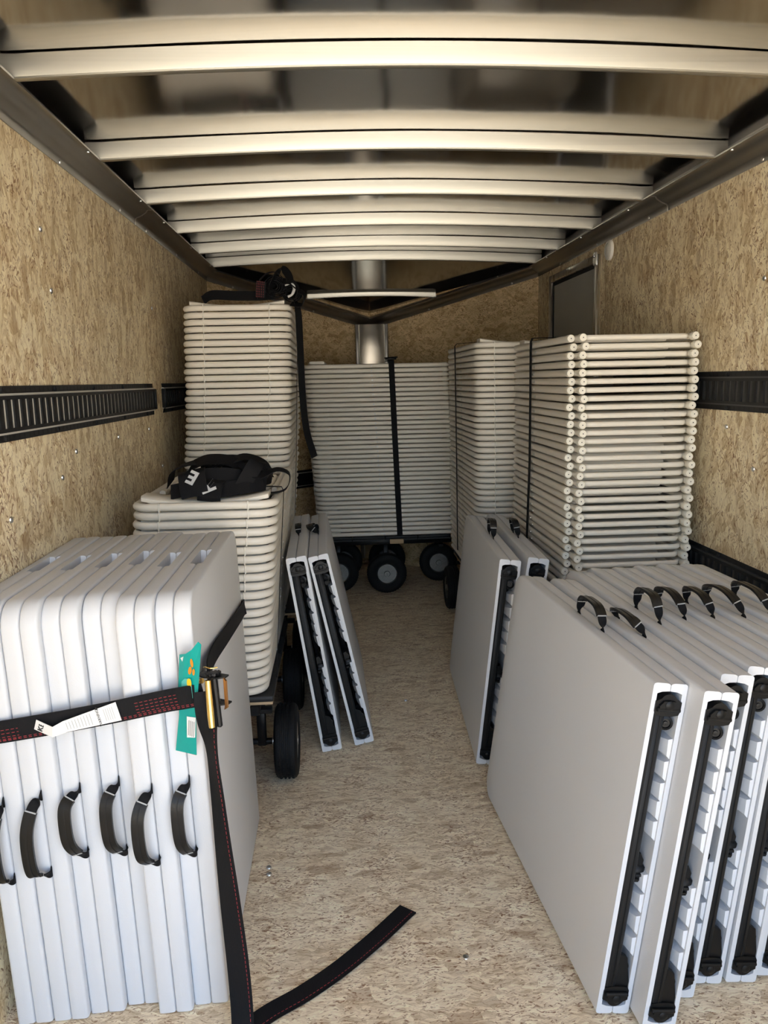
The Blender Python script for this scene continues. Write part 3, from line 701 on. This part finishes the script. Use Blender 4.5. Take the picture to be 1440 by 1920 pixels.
stack('tall stack by the left wall', 'chairs in the tall left stack', 46, -.395, 3.335, Z0, .0286, 0, (-.070, 0), jit=(.003, .003, .003), bulge=lambda f: .006*math.sin(f*5))
stack('centre stack turned sideways at the front', 'chairs in the centre stack', 37, -.185, 4.955, Z0+.038, .0285, -PI/2, (.055, 0), jit=(.002, .003, .003))
stack('curved-top stack before the side door', 'chairs in the stack before the side door', 40, .885, 3.655, Z0, .0290, 0, (.010, 0), jit=(.002, .003, .003))
def bulgeE(f): return .008*math.sin(f*3.0)-.020*f
stack('foot-out stack by the right wall', 'chairs in the foot-out right stack', 39, 1.028, 3.530, Z0, .0291, PI, (0, 0), jit=(.002, .003, .002), alt=.0030, bulge=bulgeE)

# ------------------------------------------------------------------ chair carts
def wheel_meshes():
    R_, w = .126, .040
    D = {}
    prof = [(.066, -.030), (.078, -.036), (.098, -.0395), (.114, -.037), (.1225, -.031), (R_, -.022), (R_+.0004, -.012)]
    g = []
    for a in (-.0125, 0, .0125): g += [(R_, a-.0035), (R_-.004, a-.0025), (R_-.004, a+.0025), (R_, a+.0035)]
    prof = prof[:-1]+g+[(r, -h) for r, h in reversed(prof[:-1])]
    D['tyre'] = MB().lathe(prof, (0, 0, 0), (1, 0, 0), 40).mesh('tyre', 'rubber', True, 30)
    D['rim'] = MB().lathe([(.067, -.030), (.064, -.034), (.060, -.030), (.056, -.016), (.040, -.012), (.034, -.014), (.030, -.022), (.020, -.030), (.016, -.038), (.009, -.038), (.009, .038), (.016, .038), (.020, .030), (.030, .022), (.034, .014), (.040, .012), (.056, .016), (.060, .030), (.064, .034), (.067, .030)], (0, 0, 0), (1, 0, 0), 28).mesh('rim', 'rim', True, 35)
    m = MB()
    for k in range(44):
        a = 2*PI*k/44; q = Matrix.Rotation(a, 4, 'X')
        for x in (-.024, .019): m.box(x, x+.005, -.0022, .0022, R_-.002, R_+.0012, mat=q)
        q = Matrix.Rotation(a+.07, 4, 'X')
        for x in (-.009, .004): m.box(x, x+.005, -.0022, .0022, R_-.002, R_+.0012, mat=q)
    D['tread'] = m.mesh('tread', 'rubber', False)
    return D
WH = wheel_meshes()
def wheel(parent, x, y, rot=0.0):
    f = bpy.data.objects.new('wheel', WH['tyre']); COL.objects.link(f); f.parent = parent; f.matrix_basis = T_((x, y, .1275)) @ Matrix.Rotation(rot, 4, 'Z')
    link('rim', WH['rim'], f); tr = link('tread', WH['tread'], f); tr['kind'] = 'stuff'
    return f
def cart(label, mat, wheels, L_=.86, W_=.42, wrot=0.0, edge='ply_edge'):
    t = thing('chair_cart', label, 'cart', mat, 'wheeled chair carts under the stacks')
    n = 4
    for k in range(n):
        y0 = .03+(L_-.06)*k/n; y1 = .03+(L_-.06)*(k+1)/n-.004 if k < n-1 else L_-.03
        MB().cbox(-W_/2, W_/2, y0, y1, .331, .350, .002, 2).build('deck_board', 'deck', t)
        MB().box(-W_/2+.002, W_/2-.002, y0+.001, y1-.001, .322, .331).build('board_edge', edge, t, smooth=False)
    for s in (-1, 1):
        MB().cbox(s*.15-.015, s*.15+.015, .02, L_-.02, .288, .321, .003, 1).build('side_rail', 'frameblk', t)
    for y in (.09, L_-.09): MB().cbox(-W_/2+.01, W_/2-.01, y-.015, y+.015, .270, .2875, .003, 0).build('cross_rail', 'frameblk', t)
    ax = {}
    for x, y in wheels:
        wheel(t, x, y, wrot)
        sgn = -1 if x > 0 else 1
        if wrot == 0.0:
            MB().cyl((x+sgn*.0405, y, .1275), (x+sgn*.12, y, .1275), .011, 12).build('axle', 'frameblk', t)
            MB().lathe([(.016, 0), (.016, .008), (.012, .010)], (x+sgn*.041, y, .1275), (sgn, 0, 0), 12).build('axle_nut', 'zinc', t)
            MB().cbox(x+sgn*.085-.015, x+sgn*.085+.015, y-.012, y+.012, .115, .290, .003, 2).build('axle_post', 'frameblk', t)
        else:
            MB().cyl((x, y+.0405, .1275), (x, y+.12, .1275), .011, 12).build('axle', 'frameblk', t)
            MB().cbox(x-.015, x+.015, y+.07, y+.10, .115, .290, .003, 2).build('axle_post', 'frameblk', t)
    return t
cart('black cart with pneumatic tyres under the low left chair stack', T_((-.437, 2.36, 0)), [(.238, .175), (.232, .74), (-.232, .18), (-.232, .74)])
cart('black wheeled cart under the tall left chair stack', T_((-.41, 3.33, 0)), [(.225, .15), (.225, .74), (-.225, .15), (-.225, .74)])
cart('black wheeled cart under the curved-top stack before the side door', T_((.885, 3.65, 0)), [(-.225, .79), (-.225, .15), (.225, .15), (.225, .79)])
cart('black wheeled cart under the foot-out chair stack by the right wall', T_((1.015, 2.66, 0)), [(-.20, .15), (-.20, .74), (.20, .15), (.20, .74)])
cart('black cart under the centre stack, wheel hubs to the aisle', T_((-.15, 4.955, .036)) @ Matrix.Rotation(-PI/2, 4, 'Z') @ T_((0, 0, 0)), [], L_=.88, edge='deck')
cc = [o for o in COL.objects if o.get('category') == 'cart'][-1]
for x, y in ((-.005, 4.90), (.300, 4.845), (.665, 5.10), (.03, 5.24), (.33, 5.27)):
    w = wheel(cc, 0, 0); w.matrix_basis = cc.matrix_basis.inverted() @ T_((x, y, .1275)) @ Matrix.Rotation(PI/2, 4, 'Z')
    o = MB().cbox(-.016, .016, .046, .076, .10, .315, .003, 2).build('axle_post', 'frameblk', cc); o.matrix_basis = cc.matrix_basis.inverted() @ T_((x, y, 0))
    o = MB().cyl((0, .039, .1275), (0, .08, .1275), .011, 12).build('axle', 'frameblk', cc); o.matrix_basis = cc.matrix_basis.inverted() @ T_((x, y, 0))
o = MB().cbox(.315, .40, 4.70, 4.72, .345, .372, .003, 0).build('front_step', 'ply_edge', cc); o.matrix_basis = cc.matrix_basis.inverted()

# ------------------------------------------------------------------ straps
def band(name, label, pts, wd, width, th=.003, n=8, stitches=(), cat='strap', smooth_pts=True, group=None):
    c = catmull(pts, n) if smooth_pts else [Vector(p) for p in pts]
    if isinstance(wd, list):
        w = catmull([Vector(q) for q in wd], n) if smooth_pts else [Vector(q) for q in wd]
    else: w = [Vector(wd)]*len(c)
    t = thing(name, label, cat, None, group)
    MB().ribbon(c, w, width, th).build('webbing', 'strap', t, angle=60)
    return t, c, w
def stitch(parent, c, w, width, at, mat='thread', dash=.006, gap=.004, side=1, th=.003, i0=0, i1=None):
    """dashed sewing line running along a band at the offset 'at' (-.5 .. .5 of its width); one joined part"""
    m = MB(); c = c[i0:i1]; w = w[i0:i1]; acc = 0.0
    for i in range(len(c)-1):
        a, b_ = c[i], c[i+1]; L_ = (b_-a).length
        if L_ < 1e-6: continue
        t = (b_-a)/L_; ww = (w[i]-t*w[i].dot(t)).normalized(); nn = t.cross(ww); q = -(acc % (dash+gap))
        while q < L_:
            s0, s1 = max(q, 0), min(q+dash, L_)
            if s1 > s0:
                p0 = a+t*s0+ww*(at*width)+nn*(side*(th/2+.0003)); p1 = a+t*s1+ww*(at*width)+nn*(side*(th/2+.0003))
                m.ribbon([p0, p1], [ww, ww], .0011, .0006)
            q += dash+gap
        acc += L_
    if m.v:
        o = m.build('stitching', mat, parent, smooth=False); o['kind'] = 'stuff'

# thin straps around the chair stacks
def stack_strap(label, pts, wd, width):
    t, c, w = band('stack_strap', label, pts, wd, width, .002, smooth_pts=False, group='thin black straps around the chair stacks'); return t
s = stack_strap('wide black strap down the front of the centre chair stack', [(.345, 5.10, 1.463), (.345, 4.735, 1.461), (.345, 4.7245, 1.452), (.362, 4.7235, .90), (.379, 4.7235, .395)], (1, 0, 0), .034)
MB().cbox(.310, .378, 4.735, 4.765, 1.4635, 1.476, .003, 0).cyl((.305, 4.742, 1.474), (.385, 4.742, 1.478), .004, 8).build('buckle', 'blackpl', s)
stack_strap('black strap down the aisle side of the stack before the side door', [(.80, 4.22, 1.536), (.660, 4.22, 1.527), (.6505, 4.22, 1.515), (.657, 4.22, .9), (.660, 4.22, .40)], (0, 1, 0), .026)
stack_strap('black strap down the aisle side of the foot-out chair stack', [(.96, 3.16, 1.500), (.800, 3.15, 1.498), (.7930, 3.15, 1.485), (.7930, 3.15, 1.0), (.785, 3.15, .7), (.773, 3.15, .40)], (0, 1, 0), .030)
stack_strap('thin black cord down the aisle side of the low left stack', [(-.30, 2.56, 1.013), (-.183, 2.56, 1.006), (-.1765, 2.56, .99), (-.201, 2.56, .70), (-.228, 2.56, .345)], (0, 1, 0), .012)
stack_strap('thin black cord down the aisle side of the tall left stack', [(-.30, 3.72, 1.685), (-.163, 3.72, 1.68), (-.157, 3.72, 1.66), (-.190, 3.72, 1.0), (-.228, 3.72, .36)], (0, 1, 0), .012)

# ratchet strap round the left table row
yf = 1.503
P = [(-.742, 1.62, .662), (-.735, 1.52, .665), (-.715, yf-.004, .668), (-.60, yf-.004, .682), (-.48, yf-.005, .700), (-.36, yf-.008, .722), (-.318, yf-.016, .731), (-.276, yf-.024, .740)]
t, c, w = band('ratchet_strap', 'black ratchet strap with red stitching around the left table row', P, (0.02, 0, 1), .046, .003)
RS = t
for a in (-.38, -.24, -.08, .08, .24): stitch(t, c, w, .046, a, side=1, i0=13, i1=22) if a < .2 else None
for a in (-.40, -.33): stitch(t, c, w, .046, a, side=1, i0=8)
for a in (-.24, -.10, .05, .20): stitch(t, c, w, .046, a, side=1, i0=36, i1=46)
# strap running back along the aisle face of the row
MB().ribbon(catmull([(-.2700, 1.500, .762), (-.2820, 1.58, .756), (-.2900, 1.72, .742), (-.2905, 1.95, .715), (-.2910, 2.268, .682), (-.31, 2.287, .674), (-.44, 2.288, .674)], 6), Vector((0, 0, 1)), .046, .003).build('webbing', 'strap', t, angle=60)
# the warning label sewn to the band
def sheet(parent, name, pts, wd, width, mat, th=.0006): return MB().ribbon(pts, wd, width, th).build(name, mat, parent, smooth=False)
e_ = Vector((1, 0, .10)).normalized(); up_ = Vector((-.10, 0, 1)).normalized()
L0 = Vector((-.612, yf-.010, .687)); pl = [L0, L0+e_*.036+Vector((0, -.010, -.017)), L0+e_*.060+Vector((0, -.008, -.010)), L0+e_*.165+Vector((0, -.001, .004))]
lab = sheet(t, 'warning_label', pl, [up_]*4, [.022, .022, .024, .040], 'label')
ex = (pl[3]-pl[2]).normalized(); nz = Vector((0, -1, 0)); nz = (nz-ex*nz.dot(ex)).normalized(); uy = nz.cross(ex)
def put_text(body, size, along, across, rot, mat='ink'):
    me = text_mesh(body, size, .0002, mat)
    q = frame_mat(pl[2]+ex*along+uy*across+nz*.0008, ex, uy, nz) @ Matrix.Rotation(rot, 4, 'Z'); return link('printing', me, lab, q)
put_text('WARNING', .0075, .068, -.002, PI/2)
m = MB(); tr = frame_mat(pl[2]+ex*.068+uy*.0185+nz*.0008, ex, uy, nz)
m.add([tr @ Vector(p) for p in ((-.003, -.0028, 0), (.003, -.0028, 0), (0, .003, 0))], [(0, 1, 2)]); m.build('printing', 'ink', lab, smooth=False)
m = MB()
for k in range(9):
    wd_ = .009+.0008*k
    m.box(.004+k*.006, .0048+k*.006, -wd_*.8, wd_*.8, .0002, .0006, mat=frame_mat(pl[2]+nz*.0004, ex, uy, nz))
for k in range(5): m.box(.080+k*.0042, .0806+k*.0042, -.013, .013, .0002, .0006, mat=frame_mat(pl[2]+nz*.0004, ex, uy, nz))
o = m.build('small_print', 'greyink', lab, smooth=False); o['kind'] = 'stuff'
ex0 = (pl[1]-pl[0]).normalized(); nz0 = Vector((0, -1, 0)); nz0 = (nz0-ex0*nz0.dot(ex0)).normalized(); uy0 = nz0.cross(ex0)
link('printing', text_mesh('KE', .015, .0002, 'ink', .0004), lab, frame_mat(pl[0]+ex0*.014+nz0*.0008, ex0, uy0, nz0) @ Matrix.Rotation(PI/2, 4, 'Z'))

# ratchet at the corner
rt = bpy.data.objects.new('ratchet', None); COL.objects.link(rt); rt.parent = RS
rt.matrix_basis = frame_mat((-.262, 1.490, .748), Vector((.75, -.66, 0)).normalized(), Vector((.66, .75, 0)).normalized(), Vector((0, 0, 1))) @ Matrix.Rotation(math.radians(-5), 4, 'Y')
for z in (-.028, .026):
    MB().prism([(-.030, -.012), (.0, -.018), (.030, -.012), (.045, .0), (.040, .014), (.0, .012), (-.030, .010)], z, z+.003, lambda a, b_, h: (a, b_, h)).build('side_plate', 'frameblk', rt)
for z in (.0305, ):
    m = MB()
    for k in range(12):
        q = Matrix.Rotation(2*PI*k/12, 4, 'Z'); m.box(.011, .016, -.002, .002, z, z+.004, mat=T_((.012, -.002, 0)) @ q)
    m.lathe([(.0125, 0), (.0125, .004)], (.012, -.002, z), (0, 0, 1), 18); m.build('ratchet_gear', 'frameblk', rt)
m = MB().tube(catmull([(-.012, -.004, .043), (.0, -.010, .046), (.014, -.008, .045), (.020, .004, .044)], 4), .0014, 6); m.build('spring_wire', 'brass', rt)
MB().cyl((.012, -.002, -.030), (.012, -.002, .032), .0085, 14).build('spool', 'zinc', rt)
MB().tube([(.020, -.022, .026), (.021, -.024, .0), (.024, -.028, -.045), (.026, -.030, -.066)], [.0066, .0070, .0072, .0062], 14).build('handle_bar', 'brass', rt)
MB().cbox(.012, .032, -.016, -.006, -.072, .030, .003, 2).build('handle_arm', 'frameblk', rt)
MB().prism([(.036, -.020), (.046, -.014), (.050, .040), (.044, .046), (.040, -.010)], 0, 1, lambda a, b_, h: (a, -.004+h*.004, b_-.018)).build('pawl_plate', 'copper', rt)
MB().cyl((-.034, -.004, .012), (-.020, -.006, .014), .0055, 10).build('spring_pin', 'brass', rt)
# tail of the strap hanging from the ratchet to the floor, then lying across it
tp = [(-.270, 1.470, .750), (-.270, 1.462, .690), (-.263, 1.455, .630), (-.257, 1.452, .540), (-.251, 1.450, .43), (-.244, 1.452, .30), (-.236, 1.452, .16), (-.232, 1.446, .06), (-.231, 1.425, .012), (-.228, 1.34, .004), (-.222, 1.25, .0035)]
tw = [(1, .3, 0), (.9, -.4, 0), (.62, -.8, 0), (.68, -.75, 0), (.8, -.6, 0), (.95, -.35, 0), (1, -.1, 0), (1, 0, 0), (1, 0, 0), (1, 0, 0), (1, .05, 0)]
cc_ = catmull(tp, 8); ww_ = catmull([Vector(q) for q in tw], 8)
tail = MB().ribbon(cc_, ww_, .046, .0022).build('hanging_tail', 'strap', RS, angle=60)
stitch(RS, cc_, ww_, .046, .36, side=1, i0=6)
fp = [(-.300, 1.30, .003), (-.245, 1.425, .003), (-.188, 1.485, .004), (-.111, 1.538, .0035), (-.030, 1.602, .006), (.060, 1.690, .009), (.148, 1.797, .004)]
f_c = catmull(fp, 8); f_w = [Vector((.62, -.78, 0))]*len(f_c)
MB().ribbon(f_c, f_w, .050, .0022).build('loose_end', 'strap', RS, angle=60)
stitch(RS, f_c, f_w, .046, .34, side=1); stitch(RS, f_c, f_w, .046, .34, side=-1)

# teal card sleeve tucked under the band at the corner
cd = thing('card_sleeve', 'teal printed card sleeve tucked under the strap at the ratchet', 'packaging')
cX = Vector((.80, -.60, 0)).normalized(); cN = Vector((-.60, -.80, 0)).normalized(); cZ = Vector((0.06, 0, 1)).normalized()
cm = frame_mat((-.305, 1.505, .724), cX, -cN, Vector((0, 0, 1))) @ Matrix.Rotation(math.radians(7), 4, 'Y')
front = [(-.030, -.125), (.030, -.112), (.026, -.03), (.030, .05), (.033, .128), (.026, .132), (.012, .112), (-.005, .098), (-.024, .090), (-.026, .02), (-.020, -.04)]
def cardp(a, b_, h): return cm @ Vector((a, h-.010-.006*math.cos(a*40), b_))
m = MB(); m.prism(front, 0, .0008, cardp); m.build('front_panel', 'teal', cd, smooth=False)
m = MB(); m.prism([(a*1.03-.006, b_*1.0-.004) for a, b_ in front], .0045, .0052, cardp); m.build('back_panel', 'card', cd, smooth=False)
def blob(cx, cz, rx, rz, mat, h=-.0004, tilt=0):
    pl_ = [(cx+rx*math.cos(2*PI*k/14)*math.cos(tilt)-rz*math.sin(2*PI*k/14)*math.sin(tilt), cz+rx*math.cos(2*PI*k/14)*math.sin(tilt)+rz*math.sin(2*PI*k/14)*math.cos(tilt)) for k in range(14)]
    MB().prism(pl_, h, h+.0003, cardp).build('print_shape', mat, cd, smooth=False)
blob(.013, .084, .0035, .009, 'orange', tilt=.2); blob(.009, .067, .0042, .009, 'orange', tilt=-.2); blob(.018, .066, .0028, .007, 'orange')
MB().prism([(-.014, .01), (-.014, .036), (-.004, .046), (.012, .050), (.018, .01)], -.0005, -.0002, cardp).build('print_shape', 'teal2', cd, smooth=False)
blob(.008, .040, .006, .010, 'yellow', -.0008)
MB().prism([(-.020, .084), (-.010, .091), (-.013, .079)], -.0005, -.0002, cardp).build('print_shape', 'white', cd, smooth=False)
MB().prism([(.006, -.080), (.026, -.074), (.026, -.030), (.004, -.034)], -.0005, -.0002, cardp).build('print_shape', 'white', cd, smooth=False)
m = MB()
for k in range(4): m.prism([(.009+k*.0042, -.074), (.0112+k*.0042, -.073), (.0112+k*.0042, -.040), (.009+k*.0042, -.041)], -.0008, -.0005, cardp)
o = m.build('small_print', 'greyink', cd, smooth=False); o['kind'] = 'stuff'

# heap of straps on the low left stack, one flap carrying silver letters
TOPA = Z0+21*.0290+.0125
hp = thing('strap_bundle', 'heap of black ratchet straps with silver letters on the low left stack', 'strap', None, 'strap bundles on the chair stacks')
def loop(pts, wd, width=.046, n=7, parent=hp, nm='webbing_loop'):
    w_ = catmull([Vector(q) for q in wd], n) if isinstance(wd, list) else Vector(wd)
    c_ = catmull(pts, n); return MB().ribbon(c_, w_ if isinstance(w_, list) else [w_]*len(c_), width, .0024).build(nm, 'strap', parent, angle=60), c_, w_
zt = TOPA+.032
loop([(-.50, 2.70, zt), (-.44, 2.56, zt+.008), (-.36, 2.52, zt+.004), (-.27, 2.55, zt+.010), (-.22, 2.66, zt+.012), (-.30, 2.76, zt+.02), (-.42, 2.74, zt+.03)], [(.2, .1, 1)]*7)
loop([(-.47, 2.60, zt+.02), (-.40, 2.51, zt+.034), (-.31, 2.50, zt+.03), (-.25, 2.56, zt+.036), (-.26, 2.68, zt+.044), (-.36, 2.72, zt+.06), (-.46, 2.66, zt+.055)], [(.1, .3, 1)]*7)
loop([(-.56, 2.64, zt-.004), (-.53, 2.58, zt+.05), (-.46, 2.60, zt+.07), (-.40, 2.66, zt+.05), (-.38, 2.70, zt+.02)], [(.2, 1, .2)]*5)
loop([(-.30, 2.50, zt+.07), (-.25, 2.48, zt+.035), (-.19, 2.49, zt+.052), (-.155, 2.53, zt+.030), (-.165, 2.55, zt-.015), (-.205, 2.53, zt-.028), (-.26, 2.52, zt-.020)], [(.1, .9, .5), (.1, .9, .5), (0, 1, .2), (0, 1, 0), (0, 1, 0), (0, 1, 0), (0, 1, 0)], .036)
loop([(-.30, 2.46, zt+.002), (-.27, 2.47, zt+.05), (-.25, 2.50, zt+.075), (-.235, 2.54, zt+.05)], (.9, .3, -.3), .05)
loop([(-.52, 2.45, zt-.006), (-.46, 2.44, zt+.004), (-.38, 2.44, zt-.003), (-.29, 2.455, zt+.006), (-.235, 2.49, zt+.01)], [(0, .6, 1)]*5, .05)
loop([(-.50, 2.52, zt+.01), (-.44, 2.49, zt+.03), (-.36, 2.48, zt+.034), (-.28, 2.50, zt+.02), (-.23, 2.53, zt)], [(0, .4, 1)]*5, .06)
loop([(-.36, 2.56, zt+.07), (-.30, 2.60, zt+.085), (-.24, 2.62, zt+.06), (-.22, 2.60, zt+.02)], (0, 1, .3), .05)
loop([(-.48, 2.60, zt+.06), (-.42, 2.57, zt+.082), (-.35, 2.56, zt+.078), (-.30, 2.54, zt+.05)], (0, 1, .5), .06)
fl_n = Vector((-.12, -.86, .50)).normalized(); fl_x = Vector((.90, -.08, .12)); fl_x = (fl_x-fl_n*fl_x.dot(fl_n)).normalized(); fl_y = fl_n.cross(fl_x)
for nm, o_, a_, wd_, ln_, gl, dxl in (('lettered_flap', Vector((-.447, 2.424, zt+.030)), .10, .085, .095, 'E', (.004, .012)), ('lettered_flap', Vector((-.392, 2.414, zt+.006)), -.25, .075, .075, 'R', (-.004, .004))):
    q = frame_mat(o_, fl_x, fl_y, fl_n) @ Matrix.Rotation(a_, 4, 'Z')
    c_ = catmull([q @ Vector(p) for p in ((0, ln_/2, -.020), (0, ln_*.3, -.003), (0, 0, 0), (0, -ln_*.3, -.002), (0, -ln_/2, -.012))], 5)
    fo = MB().ribbon(c_, q.to_3x3() @ Vector((1, 0, 0)), wd_, .0024).build(nm, 'strap', hp, angle=60)
    link('lettering', text_mesh(gl, .060, .0004, 'letter', .0022), fo, q @ T_((dxl[0], dxl[1], .0026)) @ Matrix.Rotation(math.radians(142 if gl == 'E' else 120), 4, 'Z'))
MB().cbox(-.38, -.33, 2.58, 2.64, zt+.03, zt+.06, .006, 0).cyl((-.39, 2.60, zt+.066), (-.32, 2.60, zt+.066), .008, 10).build('ratchet', 'frameblk', hp)

# strap thrown over the tall left stack, hanging down its aisle side
TOPB = Z0+45*.0286+.0125
sb = thing('strap_bundle', 'tangled black strap with red stitching on top of the tall left stack', 'strap', None, 'strap bundles on the chair stacks')
zb = TOPB+.034
loop([(-.54, 3.42, zb-.008), (-.50, 3.415, zb+.012), (-.40, 3.41, zb+.008), (-.30, 3.405, zb+.006), (-.235, 3.40, zb+.010)], (0, .5, 1), .045, parent=sb)
loop([(-.31, 3.42, zb), (-.300, 3.40, zb+.060), (-.270, 3.40, zb+.092), (-.235, 3.40, zb+.10), (-.205, 3.41, zb+.080), (-.195, 3.42, zb+.03)], (0, 1, .1), .06, parent=sb)
loop([(-.25, 3.385, zb+.010), (-.24, 3.38, zb+.055), (-.205, 3.37, zb+.110), (-.172, 3.38, zb+.075), (-.180, 3.39, zb+.02), (-.22, 3.39, zb)], (.35, .9, .3), .07, parent=sb)
loop([(-.22, 3.40, zb+.02), (-.16, 3.39, zb+.030), (-.115, 3.38, zb+.004), (-.125, 3.38, zb-.035), (-.17, 3.385, zb-.03)], (.1, 1, .4), .06, parent=sb)
loop([(-.20, 3.36, zb+.058), (-.165, 3.36, zb+.055), (-.14, 3.36, zb+.025), (-.150, 3.36, zb-.010)], (.1, .9, .6), .05, parent=sb)
o, bc, bw = loop([(-.296, 3.375, zb-.004), (-.292, 3.37, zb+.03), (-.288, 3.37, zb+.06)], (1, 0, 0), .040, parent=sb)
for a in (-.4, -.25, -.1, .1, .3): stitch(sb, bc, [Vector((1, 0, 0))]*len(bc), .040, a, side=1); stitch(sb, bc, [Vector((1, 0, 0))]*len(bc), .040, a, side=-1)
def coil(cx, cy, cz, r0, r1, turns, width, sq=1.0, parent=sb):
    pts = []; n = int(turns*14)
    for k in range(n+1):
        a = 2*PI*turns*k/n; r = r0+(r1-r0)*k/n; pts.append((cx+r*math.cos(a), cy+.01*math.sin(a*.7), cz+sq*r*math.sin(a)))
    return MB().ribbon(pts, Vector((.12, 1, .1)), width, .0024).build('webbing_coil', 'strap', parent, angle=60)
coil(-.232, 3.405, zb+.042, .008, .046, 6, .052); coil(-.165, 3.40, zb+.012, .006, .040, 5, .050, .85)
coil(-.36, 2.60, zt+.040, .010, .060, 6, .055, .6, hp); coil(-.27, 2.58, zt+.030, .008, .045, 5, .05, .75, hp)
m = MB().tube(catmull([(-.190, 3.352, zb+.040), (-.165, 3.35, zb+.046), (-.152, 3.35, zb+.030), (-.162, 3.35, zb+.004), (-.180, 3.35, zb-.006)], 5), [.003]*6+[.006]*9+[.005]*6, 8); m.build('silver_letter', 'letter', sb)
loop([(-.21, 3.40, zb+.006), (-.160, 3.40, zb-.010), (-.142, 3.40, zb-.06), (-.139, 3.40, zb-.20), (-.137, 3.40, zb-.40), (-.125, 3.40, zb-.56), (-.095, 3.41, zb-.68)], [(0, 1, 0), (.2, 1, 0), (.55, .8, 0), (.6, .8, 0), (.6, .8, 0), (.6, .8, 0), (.6, .8, 0)], .042, parent=sb)
